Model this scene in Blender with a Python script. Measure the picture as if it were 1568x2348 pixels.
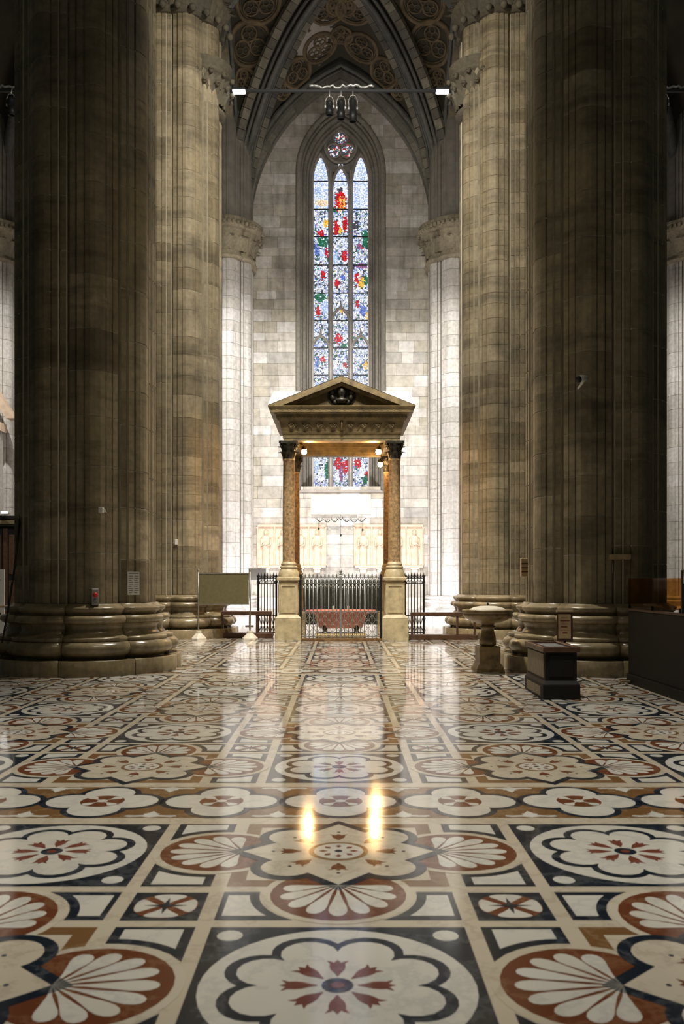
import bpy, math, random
from mathutils import Vector, Matrix
from mathutils.bvhtree import BVHTree
random.seed(7)
PI = math.pi
sc = bpy.context.scene
C = sc.collection
for o in list(bpy.data.objects): bpy.data.objects.remove(o)

# ------------------------------------------------------------------ camera
EYE, F, HX, HY = 1.5, 2000.0, 781.0, 1331.0          # eye height, focal length in pixels, vanishing point
cam = bpy.data.cameras.new('camera'); cam_o = bpy.data.objects.new('camera', cam); C.objects.link(cam_o)
cam.sensor_fit = 'HORIZONTAL'; cam.sensor_width = 24.0; cam.lens = 24.0*F/1568
cam.shift_y = (HY-1174)/1568; cam.shift_x = (784-HX)/1568
cam.clip_end = 200
cam_o.location = (0, 0, EYE); cam_o.rotation_euler = (PI/2, 0, 0)
cam.dof.use_dof = True; cam.dof.focus_distance = 21.0; cam.dof.aperture_fstop = 3.2
sc.camera = cam_o
def P(px, py, Y): return Vector(((px-HX)*Y/F, Y, EYE-(py-HY)*Y/F))

# ------------------------------------------------------------------ world, lights, exposure
w = bpy.data.worlds.new('nave_light'); sc.world = w; w.use_nodes = True
w.node_tree.nodes['Background'].inputs[0].default_value = (0.80, 0.84, 0.72, 1)
w.node_tree.nodes['Background'].inputs[1].default_value = 0.025
vs = sc.view_settings
vs.view_transform = 'Standard'; vs.look = 'None'; vs.exposure = 0.55; vs.gamma = 1; vs.use_curve_mapping = False

def light(name, kind, loc, target, energy, col=(1,1,1), size=0.3, angle=70, blend=0.8):
    l = bpy.data.lights.new(name, kind); o = bpy.data.objects.new(name, l); C.objects.link(o)
    o.location = loc; l.energy = energy; l.color = col
    d = Vector(target)-Vector(loc); o.rotation_euler = d.to_track_quat('-Z', 'Y').to_euler()
    if kind == 'SPOT': l.spot_size = math.radians(angle); l.spot_blend = blend; l.shadow_soft_size = size
    elif kind == 'POINT': l.shadow_soft_size = size
    elif kind == 'AREA': l.size = size
    return o
WARM = (1.0, 0.56, 0.20); COOL = (0.97, 0.97, 1.0); NEUT = (1.0, 0.93, 0.80)
# floods on the tie rod between the inner pillars, aimed at the altar wall
for s in (-1, 1):
    light('tie_rod_flood_light', 'SPOT', (s*2.74, 23.62, 14.60), (s*2.2, 32.6, 5.6), 4600, (1, .975, .93), 0.12, 60, 1.0)
    light('side_bay_flood_light', 'SPOT', (s*8.9, 23.7, 14.55), (s*12.0, 32.4, 5.5), 3000, (1, .96, .88), 0.12, 64, 1.0)
    light('wall_washer_light', 'AREA', (s*2.6, 28.6, 0.45), (s*2.0, 32.9, 3.2), 130, (.97, .945, 1.0), 0.8)
light('tie_rod_spot_light', 'SPOT', (0, 23.3, 13.9), (0, 23.6, 5.0), 5200, COOL, 0.1, 44, 1.0)
# tie-rod floods of the nearer bay (above the frame), then added unseen fill spots
light('front_bay_flood_light', 'SPOT', (-1.6, 14.6, 15.2), (3.6, 23.5, 10.0), 2100, NEUT, 0.3, 110, 1.0)
light('front_bay_flood_light', 'SPOT', (1.6, 14.6, 15.2), (-3.6, 23.5, 10.0), 2500, NEUT, 0.3, 110, 1.0)
light('front_floor_fill_light', 'SPOT', (0, 16.5, 15.2), (0, 18.5, 0), 10500, NEUT, 0.3, 62, 1.0)  # unseen downlight added to brighten the floor before the canopy
light('near_floor_fill_light', 'SPOT', (0, 7.5, 15.0), (0, 8.0, 0), 4700, NEUT, 0.3, 54, .8)  # unseen downlight added to brighten the near floor and pillar bases
light('pillar_fill_light', 'SPOT', (2.6, 8.0, 12.5), (-3.6, 14.6, 3.0), 260, (1.0, .84, .55), 0.4, 60, 1.0)  # unseen fill spot, added to graze the inner side of the left near pillar
light('pillar_fill_light', 'SPOT', (-2.6, 8.0, 12.5), (3.6, 14.6, 3.0), 200, (1.0, .84, .55), 0.4, 60, 1.0)  # matching added fill for the right near pillar

# ------------------------------------------------------------------ helpers
class MB:
    def __init__(s): s.v=[]; s.f=[]; s.m=[]; s.sm=[]
    def add(s, vs_, fs, m=0, smooth=False):
        b=len(s.v); s.v += [tuple(p) for p in vs_]
        for f in fs: s.f.append([b+i for i in f]); s.m.append(m); s.sm.append(smooth)
        return s
    def box(s, x0,x1,y0,y1,z0,z1, m=0):
        return s.add([(x0,y0,z0),(x1,y0,z0),(x1,y1,z0),(x0,y1,z0),(x0,y0,z1),(x1,y0,z1),(x1,y1,z1),(x0,y1,z1)],
              [(0,3,2,1),(4,5,6,7),(0,1,5,4),(1,2,6,5),(2,3,7,6),(3,0,4,7)], m)
    def cbox(s, x0,x1,y0,y1,z0,z1, c=.01, m=0):
        # box with chamfered vertical and horizontal edges
        vs_=[];
        for z,i in ((z0,c),(z0+c,0),(z1-c,0),(z1,c)):
            a0,a1,b0,b1=x0+i,x1-i,y0+i,y1-i
            vs_ += [(a0+c,b0,z),(a1-c,b0,z),(a1,b0+c,z),(a1,b1-c,z),(a1-c,b1,z),(a0+c,b1,z),(a0,b1-c,z),(a0,b0+c,z)]
        fs=[tuple(range(7,-1,-1)), tuple(range(24,32))]
        for k in range(3):
            for i in range(8): fs.append((k*8+i,k*8+(i+1)%8,k*8+8+(i+1)%8,k*8+8+i))
        return s.add(vs_,fs,m)
    def lathe(s, prof, n=24, c=(0,0), m=0, a0=0, a1=2*PI, smooth=True, caps=True):
        full = abs(a1-a0-2*PI)<1e-6; k = n if full else n+1
        vs_=[]
        for r,z in prof:
            for i in range(k):
                a=a0+(a1-a0)*i/n; vs_.append((c[0]+r*math.cos(a), c[1]+r*math.sin(a), z))
        fs=[]
        for j in range(len(prof)-1):
            for i in range(n):
                i2=(i+1)%k
                fs.append((j*k+i, j*k+i2, (j+1)*k+i2, (j+1)*k+i))
        s.add(vs_,fs,m,smooth)
        if caps and full:
            s.add(vs_[:k],[tuple(range(k-1,-1,-1))],m); s.add(vs_[-k:],[tuple(range(k))],m)
        return s
    def tube(s, pts, r, n=6, m=0, smooth=True, closed=False):
        pts=[Vector(p) for p in pts]; rs = r if isinstance(r,(list,tuple)) else [r]*len(pts)
        rings=[]; prev=None; N=len(pts)
        for i,p in enumerate(pts):
            if closed: t=pts[(i+1)%N]-pts[i-1]
            else: t=pts[min(i+1,N-1)]-pts[max(i-1,0)]
            t.normalize()
            if prev is None:
                a=Vector((0,0,1)) if abs(t.z)<.9 else Vector((1,0,0)); u=t.cross(a).normalized()
            else:
                u=(prev-t*prev.dot(t)).normalized()
            prev=u; v=t.cross(u)
            rings.append([p+(u*math.cos(2*PI*j/n)+v*math.sin(2*PI*j/n))*rs[i] for j in range(n)])
        vs_=[q for rg in rings for q in rg]; fs=[]
        for i in range(N if closed else N-1):
            i2=(i+1)%N
            for j in range(n): fs.append((i*n+j,i*n+(j+1)%n,i2*n+(j+1)%n,i2*n+j))
        if not closed: fs += [tuple(range(n-1,-1,-1)), tuple(range((N-1)*n,N*n))]
        return s.add(vs_,fs,m,smooth)
    def prism(s, poly, z0, z1, m=0):     # polygon in xy, extruded in z
        n=len(poly); vs_=[(x,y,z0) for x,y in poly]+[(x,y,z1) for x,y in poly]
        fs=[tuple(range(n,2*n)), tuple(range(n-1,-1,-1))]+[(i,(i+1)%n,n+(i+1)%n,n+i) for i in range(n)]
        return s.add(vs_,fs,m)
    def prism_xz(s, poly, y0, y1, m=0):  # polygon in xz, extruded in y
        n=len(poly); vs_=[(x,y0,z) for x,z in poly]+[(x,y1,z) for x,z in poly]
        fs=[tuple(range(n)), tuple(range(2*n-1,n-1,-1))]+[(i,n+i,n+(i+1)%n,(i+1)%n) for i in range(n)]
        return s.add(vs_,fs,m)
    def mesh(s, name, mats):
        me=bpy.data.meshes.new(name); me.from_pydata(s.v,[],s.f)
        for m in mats: me.materials.append(m)
        me.polygons.foreach_set('material_index', s.m); me.polygons.foreach_set('use_smooth', s.sm); me.update()
        return me
    def build(s, name, mats, parent=None, loc=(0,0,0), rz=0, **props):
        if not isinstance(mats,(list,tuple)): mats=[mats]
        return obj(name, s.mesh(name,mats), parent, loc, rz, **props)
def obj(name, me, parent=None, loc=(0,0,0), rz=0, scale=None, **props):
    o=bpy.data.objects.new(name, me); C.objects.link(o); o.location=loc; o.rotation_euler=(0,0,rz)
    if scale: o.scale=scale
    o.parent=parent
    for k,v in props.items(): o[k]=v
    return o
def thing(name, label, cat, loc=(0,0,0), rz=0, group=None):
    o=bpy.data.objects.new(name,None); C.objects.link(o); o.location=loc; o.rotation_euler=(0,0,rz); o.empty_display_size=.2
    o['label']=label; o['category']=cat
    if group: o['group']=group
    return o

# ------------------------------------------------------------------ materials
def new_mat(name):
    m=bpy.data.materials.new(name); m.use_nodes=True; nt=m.node_tree; b=nt.nodes['Principled BSDF']
    return m, nt, b
def N(nt, t, **kw):
    n=nt.nodes.new(t)
    for k,v in kw.items():
        if k.startswith('i_'):
            n.inputs[int(k[2:]) if k[2:].isdigit() else k[2:]].default_value=v
        else: setattr(n,k,v)
    return n
def ramp(nt, stops):
    r=N(nt,'ShaderNodeValToRGB'); e=r.color_ramp.elements
    while len(e)<len(stops): e.new(.5)
    for i,(p,c) in enumerate(stops): e[i].position=p; e[i].color=(*c,1)
    return r
def mix(nt, a, b, fac, blend='MIX'):
    m=N(nt,'ShaderNodeMix', data_type='RGBA', blend_type=blend); L=nt.links.new
    for sock,val in ((m.inputs[0],fac),(m.inputs[6],a),(m.inputs[7],b)):
        if isinstance(val,(int,float)): sock.default_value=val
        elif isinstance(val,tuple): sock.default_value=(*val,1)
        else: L(val,sock)
    return m.outputs[2]
def pos_noise(nt, scale, detail=4, mapscale=(1,1,1), rough=.6):
    g=N(nt,'ShaderNodeNewGeometry'); mp=N(nt,'ShaderNodeMapping'); mp.inputs['Scale'].default_value=mapscale
    n=N(nt,'ShaderNodeTexNoise'); n.inputs['Scale'].default_value=scale; n.inputs['Detail'].default_value=detail; n.inputs['Roughness'].default_value=rough
    nt.links.new(g.outputs['Position'],mp.inputs['Vector']); nt.links.new(mp.outputs[0],n.inputs['Vector'])
    return n.outputs['Fac']
def mapr(nt, v, a, b, c=0., d=1.):
    m=N(nt,'ShaderNodeMapRange'); nt.links.new(v,m.inputs[0])
    for i,x in enumerate((a,b,c,d)): m.inputs[i+1].default_value=x
    return m.outputs[0]
def stone(name, tones, stain, rough=.6, stain_amt=.8, bump=.25, grain=9, stain_scale=.8, streak=True, strata=0):
    """masonry: a tone per block, blotchy soot stains, vertical streaks, fine grain"""
    m,nt,b=new_mat(name); L=nt.links.new
    oi=N(nt,'ShaderNodeObjectInfo'); n=len(tones)
    r=ramp(nt,[(i/(n-1),t) for i,t in enumerate(tones)]); L(oi.outputs['Random'],r.inputs[0])
    st=mapr(nt,pos_noise(nt,stain_scale,6,(1,1,.8)),.48,.70,0,stain_amt)
    c=mix(nt,r.outputs[0],stain,st)
    if streak:
        s2=mapr(nt,pos_noise(nt,2.2,4,(1.6,1.6,.16)),.5,.75,0,.55); c=mix(nt,c,tuple(x*.55 for x in stain),s2)
    if strata:
        s3=mapr(nt,pos_noise(nt,1.1,6,(.45,.45,2.6)),.50,.66,0,strata); c=mix(nt,c,tuple(x*.75 for x in stain),s3)
    g=mapr(nt,pos_noise(nt,grain,6),.3,.7,.72,1.25)
    gm=N(nt,'ShaderNodeMix',data_type='RGBA',blend_type='MULTIPLY'); gm.inputs[0].default_value=.8
    L(c,gm.inputs[6]); cmb=N(nt,'ShaderNodeCombineColor'); L(g,cmb.inputs[0]); L(g,cmb.inputs[1]); L(g,cmb.inputs[2]); L(cmb.outputs[0],gm.inputs[7])
    L(gm.outputs[2],b.inputs['Base Color']); b.inputs['Roughness'].default_value=rough
    bp=N(nt,'ShaderNodeBump'); bp.inputs['Strength'].default_value=bump; bp.inputs['Distance'].default_value=.03
    L(pos_noise(nt,grain*.6,6),bp.inputs['Height']); L(bp.outputs[0],b.inputs['Normal'])
    return m
def plain(name, col, rough=.5, metal=0, var=.25, scale=8, bump=0, spec=.5, emit=None, estr=0):
    m,nt,b=new_mat(name); L=nt.links.new
    nz=mapr(nt,pos_noise(nt,scale,5),.3,.7,0,1)
    c=mix(nt,tuple(x*(1-var) for x in col),tuple(min(1,x*(1+var)) for x in col),nz)
    L(c,b.inputs['Base Color']); b.inputs['Roughness'].default_value=rough; b.inputs['Metallic'].default_value=metal
    b.inputs['Specular IOR Level'].default_value=spec
    if bump:
        bp=N(nt,'ShaderNodeBump'); bp.inputs['Strength'].default_value=bump; bp.inputs['Distance'].default_value=.02
        L(pos_noise(nt,scale*1.5,6),bp.inputs['Height']); L(bp.outputs[0],b.inputs['Normal'])
    if emit: b.inputs['Emission Color'].default_value=(*emit,1); b.inputs['Emission Strength'].default_value=estr
    return m
def marble(name, col, vein, amt=.5, rough=.08, scale=2.2):
    m,nt,b=new_mat(name); L=nt.links.new
    n1=pos_noise(nt,scale,8,(1,1,1),.65)
    big=mapr(nt,pos_noise(nt,.9,3),.3,.7,.0,1)
    c=mix(nt,tuple(x*.86 for x in col),col,big)
    vv=N(nt,'ShaderNodeMath',operation='ABSOLUTE'); sb=N(nt,'ShaderNodeMath',operation='SUBTRACT'); L(n1,sb.inputs[0]); sb.inputs[1].default_value=.5; L(sb.outputs[0],vv.inputs[0])
    vein_f=mapr(nt,vv.outputs[0],0,.035,amt,0)
    oi=N(nt,'ShaderNodeObjectInfo'); tn=mapr(nt,oi.outputs['Random'],0,1,0,.36)
    c=mix(nt,c,tuple(min(1,x*y) for x,y in zip(col,(.80,.72,.60))),tn)
    c=mix(nt,c,vein,vein_f)
    L(c,b.inputs['Base Color'])
    rr=mapr(nt,pos_noise(nt,1.3,5),.3,.75,rough*.75,rough*1.6); L(rr,b.inputs['Roughness'])
    b.inputs['Specular IOR Level'].default_value=.55
    bp=N(nt,'ShaderNodeBump'); bp.inputs['Strength'].default_value=.018; bp.inputs['Distance'].default_value=.02
    L(pos_noise(nt,1.6,3),bp.inputs['Height']); L(bp.outputs[0],b.inputs['Normal'])
    return m
M={}
M['pillar']=stone('pillar_stone',[(.185,.145,.085),(.29,.238,.15),(.225,.182,.112),(.37,.305,.20),(.24,.195,.118),(.31,.25,.155)],(.085,.068,.040),rough=.62,stain_amt=.7,bump=.4,strata=.6)
M['pier']=stone('wall_pier_stone',[(.50,.47,.43),(.62,.59,.56),(.56,.53,.48),(.68,.65,.63)],(.34,.32,.28),rough=.65,stain_amt=.25)
M['joint']=plain('joint_mortar',(.48,.44,.34),.8,var=.2,scale=4)
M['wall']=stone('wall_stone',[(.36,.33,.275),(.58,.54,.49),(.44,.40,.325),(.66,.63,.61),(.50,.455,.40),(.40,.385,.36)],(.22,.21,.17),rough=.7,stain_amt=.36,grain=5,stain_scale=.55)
M['wall_joint']=plain('wall_mortar',(.24,.22,.19),.85,var=.2,scale=3)
M['base']=stone('pillar_base_stone',[(.22,.17,.095),(.32,.255,.155),(.26,.205,.12)],(.075,.06,.036),rough=.24,stain_amt=.7,bump=.12)
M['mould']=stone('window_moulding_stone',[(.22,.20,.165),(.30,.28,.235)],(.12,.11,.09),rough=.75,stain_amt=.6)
M['tracery']=plain('tracery_stone',(.33,.30,.27),.7,var=.2,scale=3)
M['capital']=stone('capital_stone',[(.36,.31,.22),(.44,.38,.27)],(.12,.10,.07),rough=.75,stain_amt=.5,grain=14,bump=.6)
M['darkcap']=stone('carved_dark_stone',[(.10,.085,.058),(.14,.118,.08)],(.07,.065,.05),rough=.8,grain=12,bump=.6)
M['rib']=stone('rib_stone',[(.13,.13,.12),(.19,.185,.165)],(.06,.062,.058),rough=.8,stain_amt=.6)
M['vous']=stone('voussoir_stone',[(.13,.12,.10),(.30,.27,.20),(.10,.095,.085),(.22,.19,.14)],(.08,.075,.065),rough=.8,stain_amt=.5)
M['ochre']=plain('painted_tracery_ochre',(.175,.128,.07),.8,var=.5,scale=2)
M['umber']=plain('painted_tracery_umber',(.14,.108,.062),.8,var=.4,scale=2)
M['cream']=marble('cream_marble',(.63,.575,.475),(.36,.30,.23),.45)
M['white']=marble('white_marble',(.70,.69,.64),(.42,.42,.42),.45)
M['beige']=marble('beige_marble',(.52,.42,.29),(.34,.25,.16),.4)
M['navy']=marble('black_marble',(.012,.020,.034),(.16,.17,.18),.30)
M['red']=marble('red_marble',(.155,.050,.022),(.30,.17,.09),.35)
M['rose']=marble('rose_marble',(.18,.055,.036),(.32,.16,.12),.3)
M['brownm']=marble('brown_marble',(.20,.105,.042),(.36,.25,.14),.4)
M['ciborium']=plain('ciborium_stone',(.20,.15,.072),.55,var=.5,scale=5,bump=.25)
M['pedestal']=plain('pedestal_marble',(.50,.41,.25),.4,var=.3,scale=6,bump=.05)
M['shaft']=plain('brown_breccia',(.33,.22,.115),.3,var=.6,scale=14)
M['bronze']=plain('dark_bronze',(.045,.04,.03),.45,metal=.5,var=.4,scale=20)
M['roof']=plain('roof_slab_pale',(.80,.78,.76),.6,var=.06)
M['porphyry']=plain('red_porphyry',(.58,.20,.155),.25,var=.35,scale=20)
M['iron']=plain('silvery_iron',(.36,.37,.36),.42,metal=.75,var=.3,scale=25)
M['blackiron']=plain('black_iron',(.016,.017,.018),.5,metal=.5,var=.3,scale=20)
M['teal']=plain('dark_teal_board',(.10,.165,.215),.35,var=.25,scale=5)
M['wood']=plain('dark_walnut',(.075,.035,.018),.4,var=.4,scale=12)
M['darkwood']=plain('black_brown_wood',(.0055,.0048,.0034),.6,var=.4,scale=9,spec=.3)
M['boxwood']=plain('olive_brown_wood',(.16,.12,.065),.5,var=.3,scale=10)
M['green']=plain('olive_felt',(.125,.105,.046),.85,var=.12,scale=14)
M['steel']=plain('grey_metal',(.30,.29,.26),.4,metal=.6,var=.2)
M['paleston']=plain('pale_cast_stone',(.66,.60,.50),.6,var=.12)
M['relief']=plain('pink_relief_marble',(.68,.52,.39),.55,var=.18,scale=5)
M['stoup']=stone('weathered_veined_marble',[(.19,.125,.052),(.26,.18,.08)],(.03,.022,.013),rough=.35,stain_amt=.9,grain=14,stain_scale=6,streak=False)
M['paper']=plain('white_paper',(.72,.71,.68),.6,var=.05)
M['grey']=plain('grey_plastic',(.34,.33,.32),.5,var=.08)
M['signal']=plain('signal_red',(.62,.03,.02),.35,var=.1)
M['ink']=plain('grey_ink',(.22,.22,.22),.7,var=.1)
M['amberink']=plain('brown_ink',(.35,.20,.12),.7,var=.2)
M['tan']=plain('tan_wood',(.42,.30,.17),.5,var=.2)
M['silverpaint']=plain('bright_cable_foil',(.30,.30,.29),.4,metal=.6,var=.2)
M['lead']=plain('window_lead',(.008,.008,.009),.6,var=.2)
M['lamp_white']=plain('flood_lens',(.9,.9,.9),.3,emit=(.94,.97,1),estr=5)
M['lamp_warm']=plain('warm_bulb',(.9,.8,.6),.3,emit=(1,.70,.36),estr=30)
M['gold']=plain('gilded_step',(.52,.38,.15),.45,var=.25,scale=8)
# tinted acrylic
m,nt,b=new_mat('amber_acrylic'); nt.nodes.remove(b)
gl=N(nt,'ShaderNodeBsdfGlossy'); gl.inputs['Roughness'].default_value=.04
tr=N(nt,'ShaderNodeBsdfTransparent'); nz=mapr(nt,pos_noise(nt,2,3),.3,.7,0,1)
nt.links.new(mix(nt,(.82,.55,.26),(.72,.48,.22),nz),tr.inputs[0])
mx=N(nt,'ShaderNodeMixShader'); mx.inputs[0].default_value=.03
nt.links.new(tr.outputs[0],mx.inputs[1]); nt.links.new(gl.outputs[0],mx.inputs[2]); nt.links.new(mx.outputs[0],nt.nodes['Material Output'].inputs[0]); M['amber']=m
# daylit stained glass: colour of each little pane from a colour attribute
m,nt,b=new_mat('stained_glass'); at=N(nt,'ShaderNodeVertexColor'); at.layer_name='glass'
g=mapr(nt,pos_noise(nt,14,3),.25,.75,.55,1.35)
hs=N(nt,'ShaderNodeHueSaturation'); nt.links.new(at.outputs[0],hs.inputs['Color']); nt.links.new(g,hs.inputs['Value'])
nt.links.new(hs.outputs[0],b.inputs['Emission Color']); b.inputs['Base Color'].default_value=(.02,.02,.025,1); b.inputs['Specular IOR Level'].default_value=.15
b.inputs['Emission Strength'].default_value=1.3; b.inputs['Roughness'].default_value=.35; M['glass']=m
# painted vault web with a patch where the paint has come off
m,nt,b=new_mat('painted_vault'); nz=mapr(nt,pos_noise(nt,.9,6),.3,.7,0,1)
c=mix(nt,(.034,.030,.021),(.075,.062,.040),nz)
gq=N(nt,'ShaderNodeNewGeometry'); ds=N(nt,'ShaderNodeVectorMath',operation='DISTANCE'); ds.inputs[1].default_value=(-1.05,30.6,20.25)
nt.links.new(gq.outputs['Position'],ds.inputs[0])
ad=N(nt,'ShaderNodeMath',operation='MULTIPLY_ADD'); nt.links.new(pos_noise(nt,2.6,8),ad.inputs[0]); ad.inputs[1].default_value=-3.2; nt.links.new(ds.outputs['Value'],ad.inputs[2])
pt=mapr(nt,ad.outputs[0],-.78,-.92,0,1)
c=mix(nt,c,(.46,.42,.37),pt); nt.links.new(c,b.inputs['Base Color']); b.inputs['Roughness'].default_value=.85; M['vault']=m

# ================================================================== FLOOR
PX, W, NW, ST = 1.585, 1.095, .345, .0725      # module pitch, wide cell, narrow cell, strip
def circ(cx, cy, r, n=24, a0=0): return [(cx+r*math.cos(a0+2*PI*i/n), cy+r*math.sin(a0+2*PI*i/n)) for i in range(n)]
def foil(nl, rc, rl, off=0., n=10):     # union outline of nl circles (radius rl, centres at rc)
    out=[]; half=PI/nl
    # angle on each circle where neighbours meet
    d=rc*math.sin(half); h=math.sqrt(max(rl*rl-d*d,1e-6)); am=PI/2+half-0 if False else None
    ix,iy=(rc*math.cos(half)+h)*math.cos(half),(rc*math.cos(half)+h)*math.sin(half)
    a_end=math.atan2(iy,ix-rc)
    for k in range(nl):
        base=off+2*PI*k/nl
        for i in range(n):
            a=-a_end+2*a_end*i/n
            x,y=rc+rl*math.cos(a), rl*math.sin(a)
            out.append((x*math.cos(base)-y*math.sin(base), x*math.sin(base)+y*math.cos(base)))
    return out
def quatre(rc, rl, n=14): return foil(4, rc, rl, 0, n)
def star(tip, rc, rl, n=12, al=math.radians(42)):   # four pointed tips on the axes, four round lobes on the diagonals
    out=[]; cx=cy=rc/math.sqrt(2); d=(-math.cos(al),math.sin(al)); l=0
    while math.hypot(tip+d[0]*l-cx, d[1]*l-cy)>rl and l<.6: l+=.002
    a0=math.atan2(d[1]*l-cy, tip+d[0]*l-cx)
    for k in range(4):
        b=PI/2*k; cs,sn=math.cos(b),math.sin(b)
        pts=[(tip,0)]
        for i in range(n+1):
            a=a0+(PI/2-2*a0)*i/n
            pts.append((cx+rl*math.cos(a), cy+rl*math.sin(a)))
        out += [(x*cs-y*sn, x*sn+y*cs) for x,y in pts]
    return out
def rot(poly,a,dx=0,dy=0):
    c,s=math.cos(a),math.sin(a); return [(x*c-y*s+dx, x*s+y*c+dy) for x,y in poly]
def tulip(r0,r1,wd):                    # along +x
    l=r1-r0
    h=[(0,.10),(.18,.34),(.42,.80),(.62,.92),(.80,.88),(1.0,1.28),(.93,.70),(.86,.42),(1.06,0)]
    up=[(r0+l*a,wd*b_) for a,b_ in h]; return up+[(x,-y) for x,y in up[-2::-1]]
def petal(px,py,a,l,wd):
    h=[(0,.04),(.30,.20),(.55,.60),(.72,.92),(.84,1.0),(.93,.82),(.985,.45),(1.0,0)]
    up=[(l*x,wd*y) for x,y in h]; return rot(up+[(x,-y) for x,y in up[-2::-1]],a,px,py)
def half_trap(sx, ins):                 # framed trapezoid in a narrow cell corner, shell centre at (.65,0), concave inner side
    x0,x1,y1=.625+ins,.97-ins,.5475-ins*.6
    Rr=.375+ins; pts=[]
    for i in range(7):
        x=x0+(x1-x0)*i/6; y=math.sqrt(max(Rr*Rr-(x-.655)**2,0)); y=min(max(y,.20+ins),y1-.02); pts.append((x,y))
    return pts+[(x1,y1),(x0,y1)]
PIECES={}   # name -> (polygon, layer, material)
LZ=.0007
def rect(a,b_): return [(-a,-b_),(a,-b_),(a,b_),(-a,b_)]
PIECES['medallion_square']=(rect(W/2,W/2),1,'navy')
PIECES['medallion_disc']=(circ(0,0,.516,40),2,'white')
PIECES['corner_disc']=(circ(0,0,.055,14),2,'white')
PIECES['foil_band']=(foil(8,.31,.147,PI/8,9),3,'navy')
PIECES['foil_field']=(foil(8,.295,.115+.0,PI/8,9),4,'white')
PIECES['tulip_inlay']=(tulip(.075,.208,.034),5,'rose')
PIECES['medallion_boss']=(circ(0,0,.06,16),5,'navy')
PIECES['boss_dot']=(circ(0,0,.026,12),6,'rose')
PIECES['star_frame']=(rect(W/2,W/2),1,'brownm')
PIECES['star_field']=(rect(W/2-.085,W/2-.085),2,'cream')
PIECES['star_band']=(star(.61,.375,.195),4,'navy')
PIECES['star_panel']=(star(.528,.375,.140),5,'cream')
PIECES['star_ring']=(circ(0,0,.165,28),6,'brownm')
PIECES['star_ring_field']=(circ(0,0,.138,24),7,'white')
PIECES['star_tulip']=(tulip(.205,.315,.042),6,'red')
PIECES['star_seed']=([(.06,0),(.085,.018),(.11,0),(.085,-.018)],8,'rose')
PIECES['star_centre_dot']=(circ(0,0,.022,10),8,'navy')
PIECES['star_dot']=(circ(.36,0,.011,8),6,'navy')
PIECES['shell_ground']=(circ(.655,0,.365,28),2,'cream')
PIECES['shell_fan']=(circ(.655,0,.325,28),3,'red')
for i in range(9):
    a=math.radians(-104+26*i); tx,ty=.655+.275*math.cos(a),.275*math.sin(a); ox,oy=.53,0
    PIECES['shell_lobe_%d'%i]=(petal(ox,oy,math.atan2(ty-oy,tx-ox),math.hypot(tx-ox,ty-oy),.043),4,'white')
for sy in (1,-1):
    fl=lambda p:[(x,y*sy) for x,y in (p if sy>0 else p[::-1])]
    PIECES['corner_frame_%d'%sy]=(fl(half_trap(1,0)),2,'navy')
    PIECES['corner_panel_%d'%sy]=(fl(half_trap(1,.045)),3,'white')
PIECES['strip_panel']=(rect(NW/2,W/2),1,'cream')
PIECES['crossing_square']=(rect(NW/2,NW/2),1,'navy')
PIECES['crossing_disc']=(circ(0,0,.148,24),2,'red')
PIECES['crossing_petal']=(petal(.0,0,0,.142,.078),3,'white')
PIECES['crossing_star']=([(.10,0),(.014,.014),(0,.10),(-.014,.014),(-.10,0),(-.014,-.014),(0,-.10),(.014,-.014)],4,'navy')
PIECES['band_panel']=(rect(.404,.41),1,'brownm')
PIECES['quatrefoil_band']=(quatre(.205,.215),2,'navy')
PIECES['quatrefoil_field']=(quatre(.205,.172),3,'white')
PIECES['quatrefoil_disc']=(circ(0,0,.148,24),4,'red')
PIECES['quatrefoil_petal']=(petal(.03,0,0,.115,.036),5,'white')
PIECES['quatrefoil_boss']=(circ(0,0,.036,12),6,'white')
flr=[(0,.155),(.03,.10),(.055,.085),(.04,.06),(.10,.05),(.155,.055),(.17,.03),(.13,.012),(.05,.02),(0,.0)]
PIECES['band_lily']=([(x,y) for x,y in flr]+[(-x,y) for x,y in flr[-2:0:-1]],2,'white')
inst=[]     # (piece, matrix)
def put(p, x, y, a=0.): inst.append((p,x,y,a))
def modA(x,y):
    put('medallion_square',x,y); put('medallion_disc',x,y); put('foil_band',x,y); put('foil_field',x,y)
    for sx in (-1,1):
        for sy in (-1,1): put('corner_disc',x+sx*.455,y+sy*.455)
    for k in range(8): put('tulip_inlay',x,y,k*PI/4)
    put('medallion_boss',x,y); put('boss_dot',x,y)
def modB(x,y,skip=()):
    put('star_frame',x,y); put('star_field',x,y); put('star_band',x,y); put('star_panel',x,y); put('star_ring',x,y); put('star_ring_field',x,y); put('star_centre_dot',x,y)
    for k in range(8):
        put('star_tulip',x,y,k*PI/4); put('star_seed',x,y,k*PI/4); put('star_dot',x,y,k*PI/4)
    for k in range(4):
        if k in skip: continue
        a=k*PI/2
        cx,cy=x+.7925*math.cos(a),y+.7925*math.sin(a); put('strip_panel',cx,cy,a)
        put('shell_ground',x,y,a); put('shell_fan',x,y,a)
        for i in range(9): put('shell_lobe_%d'%i,x,y,a)
        for s in (1,-1): put('corner_frame_%d'%s,x,y,a); put('corner_panel_%d'%s,x,y,a)
def cross(x,y):
    put('crossing_square',x,y); put('crossing_disc',x,y); put('crossing_star',x,y)
    for k in range(4): put('crossing_petal',x,y,k*PI/2)
rows=[]; Y0=3.225
rows=[(0.055,'B'),(1.64,'A0')]  # placeholder, replaced below
rows=[]
rows.append((3.225-PX,1)); rows.append((3.225,0)); rows.append((4.822,1))
for i in range(5): rows.append((7.01+PX*i, i%2))
for i in range(6): rows.append((15.55+PX*i, (i+1)%2))
bands=[5.92,14.44]
XR=7
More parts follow.
